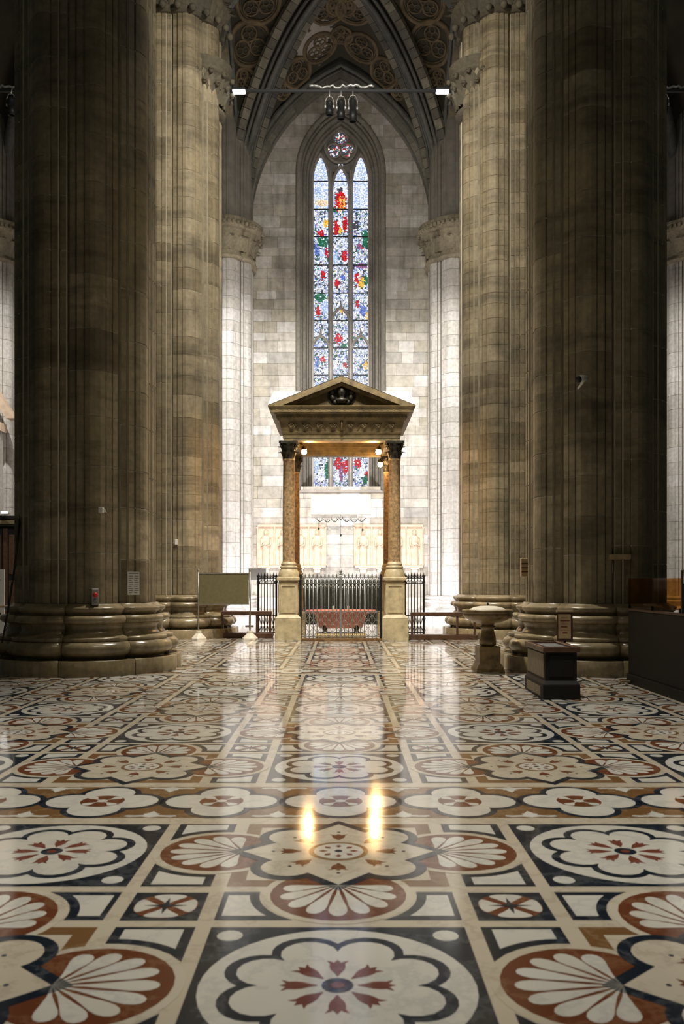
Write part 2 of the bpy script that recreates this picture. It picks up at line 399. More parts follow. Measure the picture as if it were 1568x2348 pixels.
for (y,par) in rows:
    for ix in range(-XR,XR+1):
        x=ix*PX-.012
        if abs(x)>y*.4+5.2: continue
        near_band=[b_ for b_ in bands if abs(b_-y)<1.3]
        skip=[]
        for b_ in near_band: skip.append(1 if b_>y else 3)
        if (ix+par)%2==0: modA(x,y)
        else: modB(x,y,skip)
        if not [b_ for b_ in near_band if b_>y]: cross(x+PX/2,y+PX/2)
for b_ in bands:
    for i in range(-14,15):
        if abs(i*.808)>b_*.4+5.2: continue
        x=i*.808; put('band_panel',x,b_); put('quatrefoil_band',x,b_); put('quatrefoil_field',x,b_); put('quatrefoil_disc',x,b_); put('quatrefoil_boss',x,b_)
        for k in range(4): put('quatrefoil_petal',x,b_,PI/4+k*PI/2)
        put('band_lily',x+.404,b_-.405,0); put('band_lily',x+.404,b_+.405,PI)
fl=MB(); fl.box(-20,20,-1.5,34,-.2,0); floor=fl.build('floor',M['cream']); floor['kind']='structure'
floor['label']='polished inlaid marble floor of medallions, stars and quatrefoil bands'
def base_name(p):
    b_=p.rsplit('_',1); return b_[0] if b_[1].lstrip('-').isdigit() else p
pm={}
for p,(poly,ly,mt) in PIECES.items():
    z=ly*LZ; mb=MB(); n=len(poly)
    area=sum(poly[i][0]*poly[(i+1)%n][1]-poly[(i+1)%n][0]*poly[i][1] for i in range(n))
    if area<0: poly=poly[::-1]; PIECES[p]=(poly,ly,mt)
    mb.add([(x,y,z) for x,y in poly]+[(x,y,-.01) for x,y in poly],[tuple(range(n))]+[((i+1)%n,i,n+i,n+(i+1)%n) for i in range(n)])
    pm[p]=mb.mesh(base_name(p),[M[mt]])
cnt={}; far=MB(); fm=sorted({v[2] for v in PIECES.values()})
def vis_key(t): 
    p,x,y,a=t
    off=0 if y>2.2 and abs(x)<.41*y+.75 else 1000
    return off+y
for p,x,y,a in sorted(inst,key=vis_key):
    bn=base_name(p); k=cnt.get(bn,0)
    if k<280 and y<15.2 and vis_key((p,x,y,a))<999:
        cnt[bn]=k+1; obj(bn,pm[p],floor,(x,y,0),a)
    else:
        poly,ly,mt=PIECES[p]; c_,s_=math.cos(a),math.sin(a)
        far.add([(px*c_-py*s_+x,px*s_+py*c_+y,ly*LZ) for px,py in poly],[tuple(range(len(poly)))],fm.index(mt))
far.build('far_inlay',[M[k] for k in fm],floor,kind='stuff')

# ================================================================== PILLARS
LP=[(-1,.985),(-.95,.985),(-.93,1.06),(-.72,1.075),(-.70,1.055),(-.665,1.055),(-.65,1.105),(-.42,1.122),(-.41,1.108),(-.375,1.108),(-.36,1.138),(-.18,1.168),(0,1.175)]
LP=LP+[(-t,r) for t,r in LP[-2::-1]]
def lobe_pts(R, lp=LP, gap=0.):          # points of one lobe: angle -22.5..22.5 around +x
    return [(R*r/1.175*math.cos(t*(PI/8-gap)), R*r/1.175*math.sin(t*(PI/8-gap))) for t,r in lp]
def lobe_block(R, inner):                # unit-height block of one lobe with chamfered joints
    o_=lobe_pts(R,gap=.004/R); o2=lobe_pts(R-.005,gap=.009/R); mb=MB(); n=len(o_)
    vs_=[(x,y,0.008) for x,y in o2]+[(x,y,.016) for x,y in o_]+[(x,y,.984) for x,y in o_]+[(x,y,.992) for x,y in o2]
    fs=[]
    for j in range(3):
        for i in range(n-1): fs.append((j*n+i,j*n+i+1,(j+1)*n+i+1,(j+1)*n+i))
    mb.add(vs_,fs)
    mb.add([(x,y,.004) for x,y in o2]+[(inner,0,.004)],[tuple([n]+list(range(n-1,-1,-1)))])
    mb.add([(x,y,.996) for x,y in o2]+[(inner,0,.996)],[tuple([n]+list(range(n)))])
    for e in (0,n-1):
        mb.add([vs_[e],vs_[n+e],vs_[2*n+e],vs_[3*n+e],(inner,0,.996),(inner,0,.004)],[(0,1,2,3,4,5) if e else (5,4,3,2,1,0)])
    return mb
BASEP=[('plinth_block',[(0,1.60),(.235,1.60),(.250,1.585)],.035),
       ('lower_torus_block',[(.250,1.40),(.275,1.405),(.30,1.44),(.33,1.52),(.40,1.565),(.47,1.55),(.525,1.49),(.53,1.44)],.10),
       ('scotia_block',[(.53,1.44),(.535,1.46),(.59,1.46),(.60,1.42),(.63,1.33),(.70,1.275),(.77,1.285),(.805,1.31),(.81,1.33)],.09),
       ('upper_torus_block',[(.81,1.30),(.82,1.37),(.86,1.40),(.90,1.395),(.935,1.36),(.94,1.30)],.09),
       ('base_collar_block',[(.94,1.26),(.965,1.26),(.985,1.285),(1.02,1.325),(1.06,1.325),(1.075,1.30),(1.09,1.24),(1.125,1.195)],.08)]
def base_block(prof, depth, k):
    mb=MB(); ts=[-1,-.97,-.85,-.6,-.3,0,.3,.6,.85,.97,1]; vs_=[]; n=len(ts)
    for z,r in prof:
        for t in ts:
            rr=r*k*(1-depth*abs(t)**3.5)-(.006 if abs(t)==1 else 0); a=t*(PI/8-.002); vs_.append((rr*math.cos(a),rr*math.sin(a),z))
    fs=[(j*n+i,j*n+i+1,(j+1)*n+i+1,(j+1)*n+i) for j in range(len(prof)-1) for i in range(n-1)]
    mb.add(vs_,fs,0,True); j=len(prof)-1
    mb.add([(.8*k,0,prof[j][0])]+vs_[j*n:],[tuple(range(n+1))]); mb.add([(.8*k,0,prof[0][0])]+vs_[:n],[tuple(range(n,-1,-1))])
    return mb
BM={}; PIL=[]
def pillar(name,label,cat,x,y,R,top,ctop,hmin,hmax,mat,bmat,lobes,group=None,bh=1.0,core=None):
    t=thing(name,label,cat,(x,y,0),group=group); k=R/1.17; PIL.append(t)
    key=(round(R,3),mat)
    if key not in BM:
        BM[key]=(lobe_block(R,R*.8).mesh('stone_block',[M[mat]]),[base_block(p,d,k).mesh(nm,[M[bmat]]) for nm,p,d in BASEP])
    lm,bms=BM[key]
    cm=MB(); ring=[]
    for q in range(8):
        a=PI/8+q*PI/4; ring += [(px*math.cos(a)-py*math.sin(a),px*math.sin(a)+py*math.cos(a)) for px,py in lobe_pts(R-.008)[:-1]]
    cm.prism(ring,.3,ctop or top); cm.build('shaft_core',M['joint'] if mat=='pillar' else M['wall_joint'],t)
    for q in range(8):
        a=PI/8+q*PI/4
        for me in bms: obj(me.name.split('.')[0],me,t,(0,0,0),a,(1,1,bh))
    for q in lobes:
        a=PI/8+q*PI/4; z=1.125*bh
        h=random.uniform(.3,hmax)
        while z<top-.05:
            h=min(random.uniform(hmin,hmax),top-z)
            if top-z-h<.15: h=top-z
            obj('stone_block',lm,t,(0,0,z),a,(1,1,h)); z+=h
    return t
ALLL=[3,4,5,6,7]; 
# lobes seen from the camera: index q has its middle at 22.5+45q degrees (0 = +x, 270 = towards the camera)
pillar('clustered_pillar','huge dark clustered stone pillar at the left, nearest the camera','pillar',-4.36,15.0,1.17,12.2,19,.55,.95,'pillar','base',[4,5,6,7,0,3],'clustered nave pillars')
pillar('clustered_pillar','huge dark clustered stone pillar at the right, behind the wooden box','pillar',4.36,15.0,1.17,12.2,19,.55,.95,'pillar','base',[3,4,5,6,7,0],'clustered nave pillars')
pillar('clustered_pillar','paler clustered stone pillar behind the olive notice board','pillar',-4.36,23.6,1.17,18.2,23,.42,.72,'pillar','base',[5,6,7,0],'clustered nave pillars')
pillar('clustered_pillar','paler clustered stone pillar behind the holy water stoup','pillar',4.36,23.6,1.17,18.2,23,.27,.44,'pillar','base',[3,4,5,6],'clustered nave pillars')
pillar('wall_pier','white engaged wall pier left of the stained glass window','wall pier',-4.36,32.2,1.17,13.15,23,.34,.62,'pier','pier',[6,7,0],'engaged wall piers',.85)
pillar('wall_pier','white engaged wall pier right of the stained glass window','wall pier',4.36,32.2,1.17,13.15,23,.34,.62,'pier','pier',[3,4,5],'engaged wall piers',.85)
pillar('wall_pier','engaged wall pier in the gap at the left picture edge','wall pier',-13.08,32.2,1.17,13.15,23,.4,.7,'pier','pier',[6,7,0],'engaged wall piers',.85)
pillar('wall_pier','engaged wall pier in the gap at the right picture edge','wall pier',13.08,32.2,1.17,13.15,23,.4,.7,'pier','pier',[3,4,5],'engaged wall piers',.85)

# capitals --------------------------------------------------------
def leaf_mesh(name,h,wd,curl,mat):
    mb=MB(); n=6; vs_=[]
    for i in range(n+1):
        u=i/n; ww=wd*(.55+.6*math.sin(PI*min(u*1.15,1)))*(1-.55*max(0,u-.7)/.3); x=curl*(u**2.2)+ (0 if u<.85 else .3*curl*(u-.85)/.15); z=h*(u if u<.88 else .88-.9*(u-.88))
        for s in (-1,-.5,0,.5,1): vs_.append((x+(.05*wd if abs(s)==.5 else (-.12*wd if s==0 else -.1*wd)),s*ww/2,z))
    fs=[(i*5+j,i*5+j+1,i*5+6+j,i*5+5+j) for i in range(n) for j in range(4)]
    mb.add(vs_,fs,0,True); mb.add([(x-.03,y,z) for x,y,z in vs_],[f[::-1] for f in fs],0,True)
    return mb.mesh(name,[mat])
leafW=leaf_mesh('carved_leaf',.52,.36,.20,M['capital']); leafD=leaf_mesh('carved_leaf',.5,.34,.22,M['darkcap'])
def lobed_ring(prof,R,depth=.06):
    mb=MB(); ts=[-1,-.9,-.7,-.35,0,.35,.7,.9]; vs_=[]; n=64
    for z,r in prof:
        for q in range(8):
            for t in ts:
                rr=r*(1-depth*abs(t)**3); a=PI/8+q*PI/4+t*PI/8; vs_.append((rr*math.cos(a),rr*math.sin(a),z))
    fs=[(j*n+i,j*n+(i+1)%n,(j+1)*n+(i+1)%n,(j+1)*n+i) for j in range(len(prof)-1) for i in range(n)]
    mb.add(vs_,fs,0,False); mb.add(vs_[-n:],[tuple(range(n))]); mb.add(vs_[:n],[tuple(range(n-1,-1,-1))]); return mb
def pier_capital(t,vis,z0=13.02,mat='capital'):
    lobed_ring([(0,1.16),(.0,1.25),(.08,1.30),(.16,1.26),(.18,1.18)],1,.07).build('capital_neck_ring',M[mat],t,(0,0,z0))
    be=lobed_ring([(.18,1.17),(.5,1.2),(.95,1.34),(1.0,1.36)],1,.07).build('capital_bell',M[mat],t,(0,0,z0))
    aq=lobed_ring([(1.0,1.36),(1.04,1.46),(1.16,1.5),(1.22,1.46),(1.30,1.54),(1.38,1.54)],1,.06).build('capital_abacus',M[mat],t,(0,0,z0))
    kn=MB(); kn.cbox(-.05,.05,-.055,.055,0,.12,.015); kn=kn.mesh('abacus_knob',[M[mat]])
    for q in vis:
        for j in (-.3,0,.3):
            a=PI/8+q*PI/4+j*1.1
            obj('carved_leaf',leafW,be,(1.2*math.cos(a),1.2*math.sin(a),.30),a,(1,1.1,1.15))
        for j in range(-3,4):
            a=PI/8+q*PI/4+j*PI/28
            obj('abacus_knob',kn,aq,(1.50*math.cos(a),1.50*math.sin(a),1.12),a)
crk=MB().lathe([(0,-.07),(.06,-.04),(.075,0),(.06,.05),(0,.07)],8).mesh('crocket',[M['darkcap']])
def lobe_capital(t,s):       # capital on the aisle-side shaft of an inner pillar
    bell=None; o0=(s*.62,0,13.98)
    for (nm,prof) in (('shaft_capital_bell',[(.52,.17),(.54,.5),(.64,.85),(.72,.95)]),('shaft_capital_neck',[(.50,0),(.60,.03),(.64,.09),(.60,.15),(.52,.17)]),('shaft_capital_abacus',[(.70,.95),(.77,1.0),(.79,1.08),(.75,1.12),(.81,1.2),(.83,1.30)])):
        mb=MB(); mb.lathe(prof,20); o_=mb.build(nm,M['darkcap'],t,o0); bell=bell or o_
    for k in range(9):
        a=(0 if s>0 else PI)+(k-4)*PI/7
        obj('carved_leaf',leafD,bell,(.62*math.cos(a),.62*math.sin(a),.22),a,(1,.9,.95)); obj('carved_leaf',leafD,bell,(.70*math.cos(a+.2),.70*math.sin(a+.2),.56),a+.2,(.9,.85,.8)); obj('crocket',crk,bell,(.80*math.cos(a),.80*math.sin(a),.62),a); obj('crocket',crk,bell,(.86*math.cos(a+.2),.86*math.sin(a+.2),.88),a)
def top_capital(t):
    be=lobed_ring([(0,1.19),(.05,1.27),(.14,1.27),(.2,1.2),(1.2,1.32),(1.6,1.6)],1,.06).build('great_capital',M['darkcap'],t,(0,0,16.15))
    for k in range(12):
        a=PI+k*PI/11; obj('crocket',crk,be,(1.36*math.cos(a),1.36*math.sin(a),.05),a,(1.3,1.3,1.3))
    for k in range(20):
        a=PI+k*PI/19; obj('carved_leaf',leafD,be,(1.2*math.cos(a),1.2*math.sin(a),.12),a,(1.2,1.1,1.3))
lobe_capital(PIL[2],1); lobe_capital(PIL[3],-1); top_capital(PIL[2]); top_capital(PIL[3])
for t_,v_ in zip(PIL[4:],([6,7,0],[3,4,5],[6,7],[4,5])): pier_capital(t_,v_)

# ================================================================== BACK WALL AND WINDOW
WY=32.9
def arch_half(z, z0, L, h):          # half width of a pointed arch (half span L, rise h) at height z above z0
    if z<=z0: return L
    if z>=z0+h: return 0
    R=(L*L+h*h)/(2*L); return max(0,L-(R-math.sqrt(max(R*R-(z-z0)**2,0))))
def arch_pts(z0,L,h,n=12):           # right half from springing to apex
    return [(arch_half(z0+h*i/n,z0,L,h),z0+h*i/n) for i in range(n+1)]
OW,OZ,OH,SILL=1.60,16.9,2.45,4.92      # outer opening of the window splay
wb=MB(); wb.box(-20,-OW,WY,WY+.9,0,23.5); wb.box(OW,20,WY,WY+.9,0,23.5); wb.box(-OW,OW,WY,WY+.9,0,SILL)
ap=arch_pts(OZ,OW,OH)
for i in range(len(ap)-1):
    (x0,z0),(x1,z1)=ap[i],ap[i+1]
    for s in (-1,1):
        q=[(s*x0,WY,z0),(s*x1,WY,z1),(s*x1,WY,23.5),(s*x0,WY,23.5)]
        wb.add(q+[(a,WY+.9,c_) for a,_,c_ in q],[(0,3,2,1) if s<0 else (0,1,2,3),(0,1,5,4)])
wall=wb.build('wall_back',M['wall_joint'],kind='structure'); wall['label']='bright ashlar stone wall behind the baptistery'
ub=MB(); ub.cbox(-.5,.5,-.5,.5,-.5,.5,.018); unit_stone=ub.mesh('wall_stone',[M['wall']])
z=0.0; stones=[]; ws=MB()
while z<20.6:
    h=random.uniform(.30,.50)
    lim=arch_half(z+h/2,15.0,3.9,5.7)
    inner=arch_half(z+h/2,OZ,OW+.02,OH+.05) if z+h/2>SILL else 0
    for s in (-1,1):
        x=inner if inner>0 else (0 if s>0 else 0)
        x=inner
        while x<lim-.1:
            wd=min(random.uniform(.45,1.15),lim-x)
            if lim-x-wd<.2: wd=lim-x
            stones.append((s*(x+wd/2),z+h/2,wd,h)); x+=wd
    z+=h
stones.sort(key=lambda t:(abs(t[0])>3.4))
for i,(x,zc,wd,h) in enumerate(stones):
    d=random.uniform(.02,.034)
    if i<298: obj('wall_stone',unit_stone,wall,(x,WY,zc),0,(wd-.008,d*2,h-.008))
    else: ws.box(x-wd/2+.005,x+wd/2-.005,WY-d,WY+.02,zc-h/2+.005,zc+h/2-.005)
for s in (-1,1):                       # the side bays' wall, seen only through slivers at the edges
    z=0
    while z<15:
        h=random.uniform(.35,.5); x=9.0
        while x<16.5:
            wd=random.uniform(.5,1.1); ws.box(s*x if s>0 else -x-wd+.01,s*x+wd-.01 if s>0 else -x,WY-random.uniform(.015,.03),WY+.02,z+.005,z+h-.005); x+=wd
        z+=h
ws.build('far_wall_stone',M['wall'],wall,kind='stuff')
# window ----------------------------------------------------------
win=MB(); GY=33.5; GW=1.09
spl=[]
outer=[(OW,SILL)]+arch_pts(OZ,OW,OH); innr=[(GW,SILL+.09)]+arch_pts(16.7,GW,2.05)
full_o=outer+[(-x,z) for x,z in outer[-2::-1]]; full_i=innr+[(-x,z) for x,z in innr[-2::-1]]
n=len(full_o); win.add([(x,WY-.02,z) for x,z in full_o]+[(x,GY,z) for x,z in full_i],[(i,n+i,n+i+1,i+1) for i in range(n-1)]+[(0,n-1,2*n-1,n)])
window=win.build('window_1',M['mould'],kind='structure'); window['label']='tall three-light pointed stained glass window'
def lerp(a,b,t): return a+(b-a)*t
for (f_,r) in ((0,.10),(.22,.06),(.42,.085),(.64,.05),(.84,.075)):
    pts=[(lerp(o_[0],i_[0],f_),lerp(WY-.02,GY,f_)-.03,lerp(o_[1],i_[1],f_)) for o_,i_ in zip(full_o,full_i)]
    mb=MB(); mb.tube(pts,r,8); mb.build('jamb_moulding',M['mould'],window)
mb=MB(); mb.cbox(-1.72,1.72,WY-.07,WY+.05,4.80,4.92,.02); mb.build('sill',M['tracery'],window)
mb=MB(); mb.cbox(-1.14,1.14,WY-.05,WY,3.98,4.74,.015); mb.build('apron_slab',M['paleston'],window)
LX=[-.765,.0,.765]; LW=.285; ZB=5.03
def zpx(py,Y=GY): return EYE-(py-HY)*Y/F
ZT=[zpx(360),zpx(388),zpx(360)]; ZS=[zpx(412),zpx(430),zpx(412)]
for x in (-.3825,.3825):
    mb=MB(); mb.prism([(x-.095,GY-.02),(x-.03,GY-.16),(x+.03,GY-.16),(x+.095,GY-.02),(x+.095,GY+.08),(x-.095,GY+.08)],ZB-.1,zpx(395)); mb.build('mullion',M['tracery'],window)
for x in (-1.09,1.09):
    mb=MB(); mb.prism([(x-.05,GY-.10),(x+.05,GY-.10),(x+.05,GY+.08),(x-.05,GY+.08)],ZB-.1,zpx(395)); mb.build('mullion',M['tracery'],window)
for x,zt,zs in zip(LX,ZT,ZS):          # lancet head ribs
    hp=arch_pts(zs-.1,.33,zt-zs+.2,8); pts=[(x+a,GY-.08,c_) for a,c_ in hp]+[(x-a,GY-.08,c_) for a,c_ in hp[-2::-1]]
    mb=MB(); mb.tube(pts,.065,6); mb.build('lancet_head',M['tracery'],window)
def sub_arch(x,zs,zt):                 # pointed arch across a light half-way up, with a finial
    hp=arch_pts(zs,.33,zt-zs,8); pts=[(x+a,GY-.09,c_) for a,c_ in hp]+[(x-a,GY-.09,c_) for a,c_ in hp[-2::-1]]
    mb=MB(); mb.tube(pts,.055,6); mb.tube([(x,GY-.09,zt-.03),(x,GY-.10,zt+.28)],[.07,.02],6)
    for s in (-1,1): mb.prism_xz([(x+s*.06,zt-.02),(x+s*.33,zs+.05),(x+s*.33,zs+.28),(x+s*.20,zt-.12)] if s>0 else [(x-.20,zt-.12),(x-.33,zs+.28),(x-.33,zs+.05),(x-.06,zt-.02)],GY-.07,GY-.02)
    mb.build('sub_arch',M['tracery'],window)
sub_arch(0,zpx(738),zpx(708)); sub_arch(-.765,zpx(802),zpx(772)); sub_arch(.765,zpx(802),zpx(772))
# head plate with the rose of three foils: ring + three small rings
RC=Vector((0,GY,zpx(337)))
hb=MB(); gh=arch_pts(16.7,GW,2.05,14); top=[(x,z) for x,z in gh if z>zpx(405)]
poly=[(GW,zpx(405))]+top+[(-x,z) for x,z in top[-2::-1]]+[(-GW,zpx(405))]
hb.prism_xz(poly,GY+.10,GY+.16); hb.build('tracery_plate',M['mould'],window)
mb=MB(); mb.tube([RC+Vector((.60*math.cos(a),-.02,.62*math.sin(a))) for a in [2*PI*i/32 for i in range(32)]],.06,6,closed=True); mb.build('rose_ring',M['tracery'],window)
for a in (90,210,330):
    c0=RC+Vector((.30*math.cos(math.radians(a)),-.02,.31*math.sin(math.radians(a))))
    mb=MB(); mb.tube([c0+Vector((.27*math.cos(q),0,.27*math.sin(q))) for q in [2*PI*i/20 for i in range(20)]],.04,6,closed=True); mb.build('foil_ring',M['tracery'],window)
# glass
RED=(.50,.008,.015); GRN=(.015,.13,.07); BLU=(.10,.16,.50); LBL=(.42,.54,.95); WHT=(.88,.92,1.0); GLD=(.85,.42,.05); DRK=(.05,.05,.07); PUR=(.25,.10,.22); PAL=(.72,.80,1.0); SKN=(.80,.55,.35)
blobs=[(780,467,3,20,GLD),(788,467,3,20,GLD),(781,462,14,24,RED),(781,437,6,8,DRK),(779,512,5,12,WHT),(780,528,5,10,GLD),(771,522,7,18,RED),(791,515,6,20,RED),(768,480,12,8,GRN),(738,465,16,8,SKN),(736,535,9,8,RED),(747,512,7,10,GLD),(740,553,14,14,GRN),(726,573,6,14,BLU),(749,580,5,12,RED),
 (740,585,7,14,LBL),(752,593,4,10,GRN),(790,587,7,15,RED),(770,590,6,18,LBL),(816,520,6,16,DRK),(836,535,10,8,GRN),(824,565,8,7,PUR),(838,555,8,14,GRN),(830,567,6,5,RED),(829,610,14,6,PUR),(818,640,5,18,RED),(829,648,7,16,GLD),(838,642,6,14,GRN),(815,625,6,10,LBL),
 (741,632,6,12,RED),(772,650,6,12,RED),(786,636,6,8,BLU),(735,682,14,10,GRN),(729,715,6,12,RED),(745,705,9,18,LBL),(819,697,5,10,RED),(832,712,8,14,BLU),(842,722,4,10,GLD),(783,710,4,8,GLD),(776,777,9,13,RED),(789,793,8,7,GRN),(737,775,4,5,GRN),(829,775,4,5,GRN),
 (739,825,6,8,RED),(727,830,5,14,BLU),(751,852,6,7,WHT),(791,837,5,6,RED),(838,838,5,10,GLD),(770,840,4,10,WHT),(775,1062,9,14,RED),(793,1070,9,18,RED),(782,1085,5,24,PUR),(774,1092,6,18,WHT),(751,1075,8,22,GRN),(735,1090,9,18,WHT),(725,1070,5,16,LBL),
 (820,1062,8,12,RED),(830,1078,8,18,WHT),(838,1100,6,12,GRN),(840,1092,4,14,RED),(784,440,14,18,PAL)]
pal=[WHT,WHT,PAL,PAL,PAL,LBL,WHT,WHT,PAL,WHT,BLU,DRK,DRK,(.55,.62,.80),(.70,.62,.48),(.45,.50,.75),(.25,.32,.55),(.45,.40,.55),(.04,.12,.14)]+[GRN,RED,GLD][:1]
rnd=random.Random(3)
def glass_col(px,py):
    for bx,by,rx,ry,c_ in blobs:
        if ((px-bx)/rx)**2+((py-by)/ry)**2<rnd.uniform(.55,1.15) and rnd.random()<.88:
            k=rnd.uniform(.6,1.25); return tuple(min(1,q*k) for q in c_)
    if py<362:
        c_=rnd.choice([WHT,DRK,DRK,DRK,SKN,PAL,(.35,.03,.05),(.2,.3,.4),DRK]); k=rnd.uniform(.5,1.)
    elif py<482 and not (767<px<800 and py>430):
        c_=rnd.choice([WHT,PAL,PAL,WHT,LBL,LBL,(.30,.40,.75)]); k=rnd.uniform(.75,1.1)
    else: c_=rnd.choice(pal); k=rnd.uniform(.5,1.15)
    return tuple(min(1,q*k) for q in c_)
def glass_pane(name,inside,x0,x1,z0,z1,cs=.05,parent=None):
    """one leaded panel: irregular quarries with their own colour, lead behind"""
    nx=max(2,round((x1-x0)/cs)); nz=max(2,round((z1-z0)/cs)); g={}
    for i in range(nx+1):
        for j in range(nz+1):
            jx=0 if i in (0,nx) else rnd.uniform(-.46,.46); jz=0 if j in (0,nz) else rnd.uniform(-.46,.46)
            g[i,j]=(x0+(x1-x0)*(i+jx)/nx, z0+(z1-z0)*(j+jz)/nz)
    vs_=[];fs=[];cols=[]
    for i in range(nx):
        for j in range(nz):
            Q=[g[i,j],g[i+1,j],g[i+1,j+1],g[i,j+1]]
            for q in ([Q] if rnd.random()<.5 else ([[Q[0],Q[1],Q[2]],[Q[0],Q[2],Q[3]]] if rnd.random()<.5 else [[Q[0],Q[1],Q[3]],[Q[1],Q[2],Q[3]]])):
                m_=len(q); cx=sum(p[0] for p in q)/m_; cz=sum(p[1] for p in q)/m_
                if not inside(cx,cz): continue
                q=[(cx+(a-cx)*.84,cz+(c_-cz)*.84) for a,c_ in q]
                b_=len(vs_); vs_+=[(a,GY,c_) for a,c_ in q]; fs.append(tuple(range(b_,b_+m_)))
                cols.append(glass_col(HX+cx*F/GY, HY-(cz-EYE)*F/GY))
    if not fs: return
    me=bpy.data.meshes.new(name); me.from_pydata(vs_,[],fs); me.materials.append(M['glass'])
    ca=me.color_attributes.new('glass','FLOAT_COLOR','CORNER')
    v=0
    for k,c_ in enumerate(cols):
        for _ in fs[k]: ca.data[v].color=(*c_,1); v+=1
    return obj(name,me,window)
mb=MB(); mb.box(-GW-.05,GW+.05,GY+.012,GY+.03,ZB-.1,zpx(395)); mb.build('leading',M['lead'],window)
bars=[[416,480,543,608,672,735,798,860],[416,480,543,608,672,735,798,860],[416,480,543,608,672,735,798,860]]
for li,x in enumerate(LX):
    zs=[zpx(v) for v in [340]+bars[li]]+[zpx(930),zpx(1000),ZB]
    def ins(cx,cz,x=x,li=li):
        return abs(cx-x)<=arch_half(cz,ZS[li],LW,ZT[li]-ZS[li])
    for k in range(len(zs)-1):
        glass_pane('glass_panel',ins,x-LW,x+LW,zs[k+1]+.02,min(zs[k]-.02,ZT[li]))
        if k: 
            mb=MB(); mb.box(x-LW-.03,x+LW+.03,GY-.02,GY+.01,zs[k]-.02,zs[k]+.02); mb.build('saddle_bar',M['lead'],window)
for a in (90,210,330):
    cx0=.30*math.cos(math.radians(a)); cz0=RC.z+.31*math.sin(math.radians(a))
    GYs=GY; 
    o_=glass_pane('glass_foil',lambda cx,cz:(cx-cx0)**2+(cz-cz0)**2<.055,cx0-.24,cx0+.24,cz0-.24,cz0+.24,.07)
for cx0,cz0 in ((-.5,RC.z+.35),(.5,RC.z+.35),(0,RC.z-.68)):
    glass_pane('glass_eyelet',lambda cx,cz:True,cx0-.09,cx0+.09,cz0-.08,cz0+.08,.06)
for s in (-1,1): glass_pane('glass_eyelet',lambda cx,cz:True,s*.86-.025,s*.86+.025,zpx(352),zpx(343),.05)

# ================================================================== VAULT
VHX,VHY,VYC,VS,VC=3.9,4.2,28.1,14.5,21.3
def fd(s): s=max(0,min(1,s)); return .3*(1-(1-s)**2)+.7*math.sqrt(1-(1-s)**2)
def ga(a,h=1.57):
    R=(1+h*h)/2; return math.sqrt(max(R*R-(R-a)**2,0))/h
def cell(k,t,v,cx=0):     # k: 0 wall side, 1 camera side, 2 left, 3 right
    zd=VS+(VC-VS)*fd(v); zr=lerp(20.9,VC,v); zz=zd+(zr-zd)*ga(1-abs(t))
    if k<2: return (cx+t*VHX*(1-v), VYC+(1 if k==0 else -1)*VHY*(1-v), zz)
    return (cx+(-1 if k==2 else 1)*VHX*(1-v), VYC+t*VHY*(1-v), zz)
ce=MB()
def cell_mesh(mb,k,cx):
    nv,ntt=14,20; vs_=[cell(k,-1+2*i/ntt,j/nv,cx) for j in range(nv+1) for i in range(ntt+1)]
    fs=[(j*(ntt+1)+i,j*(ntt+1)+i+1,(j+1)*(ntt+1)+i+1,(j+1)*(ntt+1)+i) for j in range(nv) for i in range(ntt)]
    mb.add(vs_,fs,0,True)
for k in range(4): cell_mesh(ce,k,0)
bv=BVHTree.FromPolygons([Vector(p) for p in ce.v],ce.f)
for cx in (-8.72,8.72):
    for k in range(4): cell_mesh(ce,k,cx)
ceiling=ce.build('ceiling',M['vault'],kind='structure'); ceiling['label']='dark painted rib vault with rosette tracery above the window'
hit=bv.ray_cast(Vector((0,0,EYE)),P(714,88,10)-Vector((0,0,EYE)))
if hit[0]: ds.inputs[1].default_value=hit[0]
# arcade and transverse arches
def arch_band(name,k,cx,d0,d1,mat):
    mb=MB(); n=24; pts=[cell(k,-1+2*i/n,0,cx) for i in range(n+1)]; vs_=[]
    for x,y,z in pts:
        if k<2: vs_ += [(x*.96+cx*.04,y+d0,z-.12),(x*.96+cx*.04,y+d1,z-.12),(x*1.02-cx*.02,y+d0,z+.6),(x*1.02-cx*.02,y+d1,z+.6)]
        else: vs_ += [(x+d0,VYC+(y-VYC)*.96,z-.12),(x+d1,VYC+(y-VYC)*.96,z-.12),(x+d0,y,z+.6),(x+d1,y,z+.6)]
    fs=[]
    for i in range(n):
        a,b_=i*4,i*4+4
        fs += [(a,a+1,b_+1,b_),(a,b_,b_+2,a+2),(a+1,a+3,b_+3,b_+1),(a+2,b_+2,b_+3,a+3)]
    mb.add(vs_,fs); return mb.build(name,mat,ceiling)
for cx in (0,-8.72,8.72): arch_band('transverse_arch',1,cx,-.75,.05,M['pillar'])
arch_band('arcade_arch',2,0,-.95,.05,M['pillar']); arch_band('arcade_arch',3,0,-.05,.95,M['pillar'])
for s in (-1,1):           # roll mouldings along the arcade arches
    mb=MB()
    for d in (.02,.16): mb.tube([Vector(cell(2 if s<0 else 3,-1+2*i/24,0))+Vector((-s*d,0,-.10)) for i in range(25)],.07,6)
    mb.build('arch_roll',M['rib'],ceiling)
